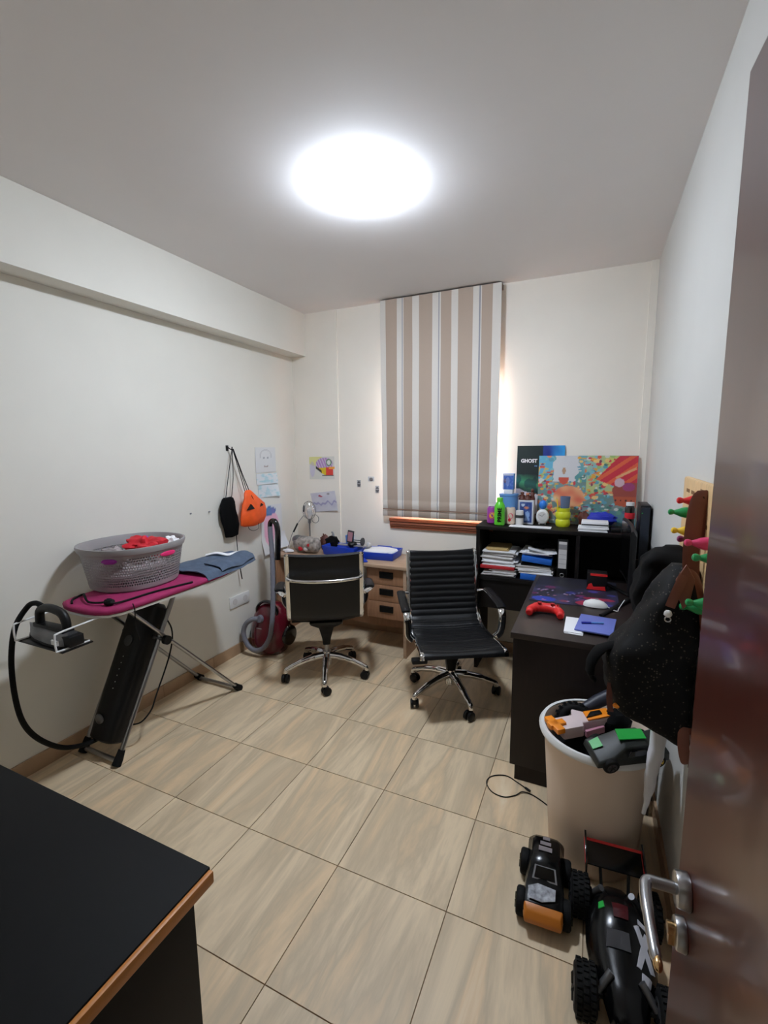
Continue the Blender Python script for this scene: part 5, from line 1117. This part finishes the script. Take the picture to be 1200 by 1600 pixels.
by_ = thing('toy_buggy', 'large black toy buggy with a red edged rear wing on the floor beside the door', 'toy buggy', (.133, 1.38, 0))
bM = MX.Translation((.140, 1.362, 0)) @ rotz(R(4))
WR = .062
for x in (-.103, .103):
    for y in (-.15, .14):
        wheel(bM @ V((x, y, WR)), WR, .058, bM.to_3x3() @ V((1, 0, 0)), by_, 'darkgrey', 'rubber', 26)
    for y in (-.15, .14): MB().tube([bM @ V((x * .3, y * .93, .055)), bM @ V((x * .8, y, .06))], .008, 8).build('suspension_arm', 'black', by_)
    MB().tube([bM @ V((x * .42, .12, .13)), bM @ V((x * .72, .14, .07))], .010, 10).build('shock_absorber', 'greymetal', by_); MB().tube([bM @ V((x * .36, -.12, .11)), bM @ V((x * .70, -.148, .07))], .010, 10).build('shock_absorber', 'greymetal', by_)
MB().loft([[bM @ V((x, y, z)) for x, y in ((-.035, -.215), (.035, -.215), (.055, -.05), (.055, .17), (-.055, .17), (-.055, -.05))] for z in (.032, .046)]).build('chassis_plate', 'darkgrey', by_, bevel=.003)
rings = []
for y, w_, zb, zt_ in ((-.225, .022, .045, .055), (-.20, .044, .045, .085), (-.14, .058, .045, .105), (-.07, .084, .045, .118), (-.02, .092, .045, .140), (.03, .090, .045, .160), (.08, .080, .045, .155), (.13, .062, .05, .125), (.165, .045, .06, .10)):
    rings.append([bM @ V((w_ * cx_, y, zb + (zt_ - zb) * cz)) for cx_, cz in ((-1, 0), (1, 0), (1.04, .35), (.82, .72), (.45, .97), (0, 1), (-.45, .97), (-.82, .72), (-1.04, .35))])
MB().loft(rings).build('buggy_body', 'toyblack', by_, smooth=50)
BP = [(-.225, .022, .055), (-.20, .044, .085), (-.14, .058, .105), (-.07, .084, .118), (-.02, .092, .140), (.03, .090, .160), (.08, .080, .155), (.13, .062, .125), (.165, .045, .10)]
def btop(x, y):
    for (y0, w0, t0), (y1, w1, t1) in zip(BP, BP[1:]):
        if y0 <= y <= y1:
            k = (y - y0) / (y1 - y0); w_, t_ = w0 + (w1 - w0) * k, t0 + (t1 - t0) * k; break
    a = abs(x) / w_; P_ = [(0, 1), (.45, .97), (.82, .72), (1.04, .35)]
    for (a0, z0), (a1, z1) in zip(P_, P_[1:]):
        if a <= a1: return .045 + (t_ - .045) * (z0 + (z1 - z0) * (a - a0) / (a1 - a0))
    return .08
def decal(q, m, nm):
    def fn(u, v):
        x = (q[0][0] * (1 - u) + q[1][0] * u) * (1 - v) + (q[3][0] * (1 - u) + q[2][0] * u) * v; y = (q[0][1] * (1 - u) + q[1][1] * u) * (1 - v) + (q[3][1] * (1 - u) + q[2][1] * u) * v
        return bM @ V((x, y, btop(x, y) + .0035))
    MB().slab(fn, 6, 8, .0025).build(nm, m, by_)
dc = mat('grey_white_decal', (196, 196, 204), .3)
for Q in ([(.030, -.085), (.042, -.087), (.076, -.005), (.062, .003)], [(.068, -.078), (.080, -.070), (.046, .008), (.032, .002)], [(.040, -.115), (.062, -.112), (.068, -.092), (.044, -.092)], [(.046, .012), (.070, .010), (.068, .022), (.046, .024)]): decal(Q, dc, 'white_decal')
decal([(-.060, .03), (-.044, .03), (-.046, .055), (-.058, .055)], 'toygreen', 'green_decal'); decal([(-.02, .01), (.02, .01), (.022, .05), (-.022, .05)], mat('dark_red_gloss_decal', (70, 14, 20), .3), 'red_decal')
decal([(-.045, -.06), (.020, -.06), (.018, -.02), (-.04, -.02)], mat('smoked_window', (60, 60, 64), .15), 'cab_window')
# rear wing
MB().loft([[bM @ V((x, y, z)) for x, y, z in ((-.085, .165, .160), (.085, .165, .160), (.085, .235, .182), (-.085, .235, .182))], [bM @ V((x, y, z)) for x, y, z in ((-.085, .163, .166), (.085, .163, .166), (.085, .237, .190), (-.085, .237, .190))]]).build('rear_wing', 'blackgloss', by_)
for x in (-.088, .088):
    MB().loft([[bM @ V((x + d, y, z)) for y, z in ((.145, .145), (.25, .155), (.255, .21), (.20, .205), (.15, .178))] for d in (-.003, .003)]).build('wing_end_plate', 'blackgloss', by_, bevel=.001)
    MB().loft([[bM @ V((x + d, y, z)) for y, z in ((.155, .166), (.24, .185), (.24, .195), (.155, .176))] for d in (-.0038, .0038)]).build('red_flash', 'redplastic', by_)
    MB().tube([bM @ V((x * .45, .15, .10)), bM @ V((x * .5, .20, .172))], .005, 8).build('wing_post', 'black', by_)
MB().loft([[bM @ V((x, y, z)) for x, y, z in ((-.085, .236, .186), (.085, .236, .186), (.085, .241, .192), (-.085, .241, .192))], [bM @ V((x, y, z)) for x, y, z in ((-.085, .234, .191), (.085, .234, .191), (.085, .239, .197), (-.085, .239, .197))]]).build('red_wing_edge', 'redplastic', by_)
MB().loft([[bM @ V((x, y, z)) for x, y, z in ((-.05, -.24, .035), (.05, -.24, .035), (.05, -.215, .035), (-.05, -.215, .035))], [bM @ V((x, y, z)) for x, y, z in ((-.045, -.235, .05), (.045, -.235, .05), (.045, -.215, .055), (-.045, -.215, .055))]]).build('front_bumper', 'black', by_, bevel=.004)

# charging cable on the floor
cbp = smoothpath([(-.195, 1.985, .006), (-.25, 2.02, .003), (-.31, 2.045, .003), (-.37, 2.015, .003), (-.385, 1.965, .003), (-.35, 1.915, .003), (-.295, 1.905, .003), (-.25, 1.935, .003), (-.225, 1.965, .006), (-.19, 1.97, .004), (-.15, 1.955, .003), (-.11, 1.93, .003)], 8)
cc = thing('charging_cable', 'thin black looped charging cable on the floor beside the dark desk', 'cable', (-.25, 1.97, 0))
MB().tube(cbp, .0026, 6).build('cable_cord', 'black', cc); MB().tube([(-.192, 1.984, .006), (-.215, 1.998, .006)], .006, 8, flat=(1, .7)).build('cable_plug', 'black', cc)
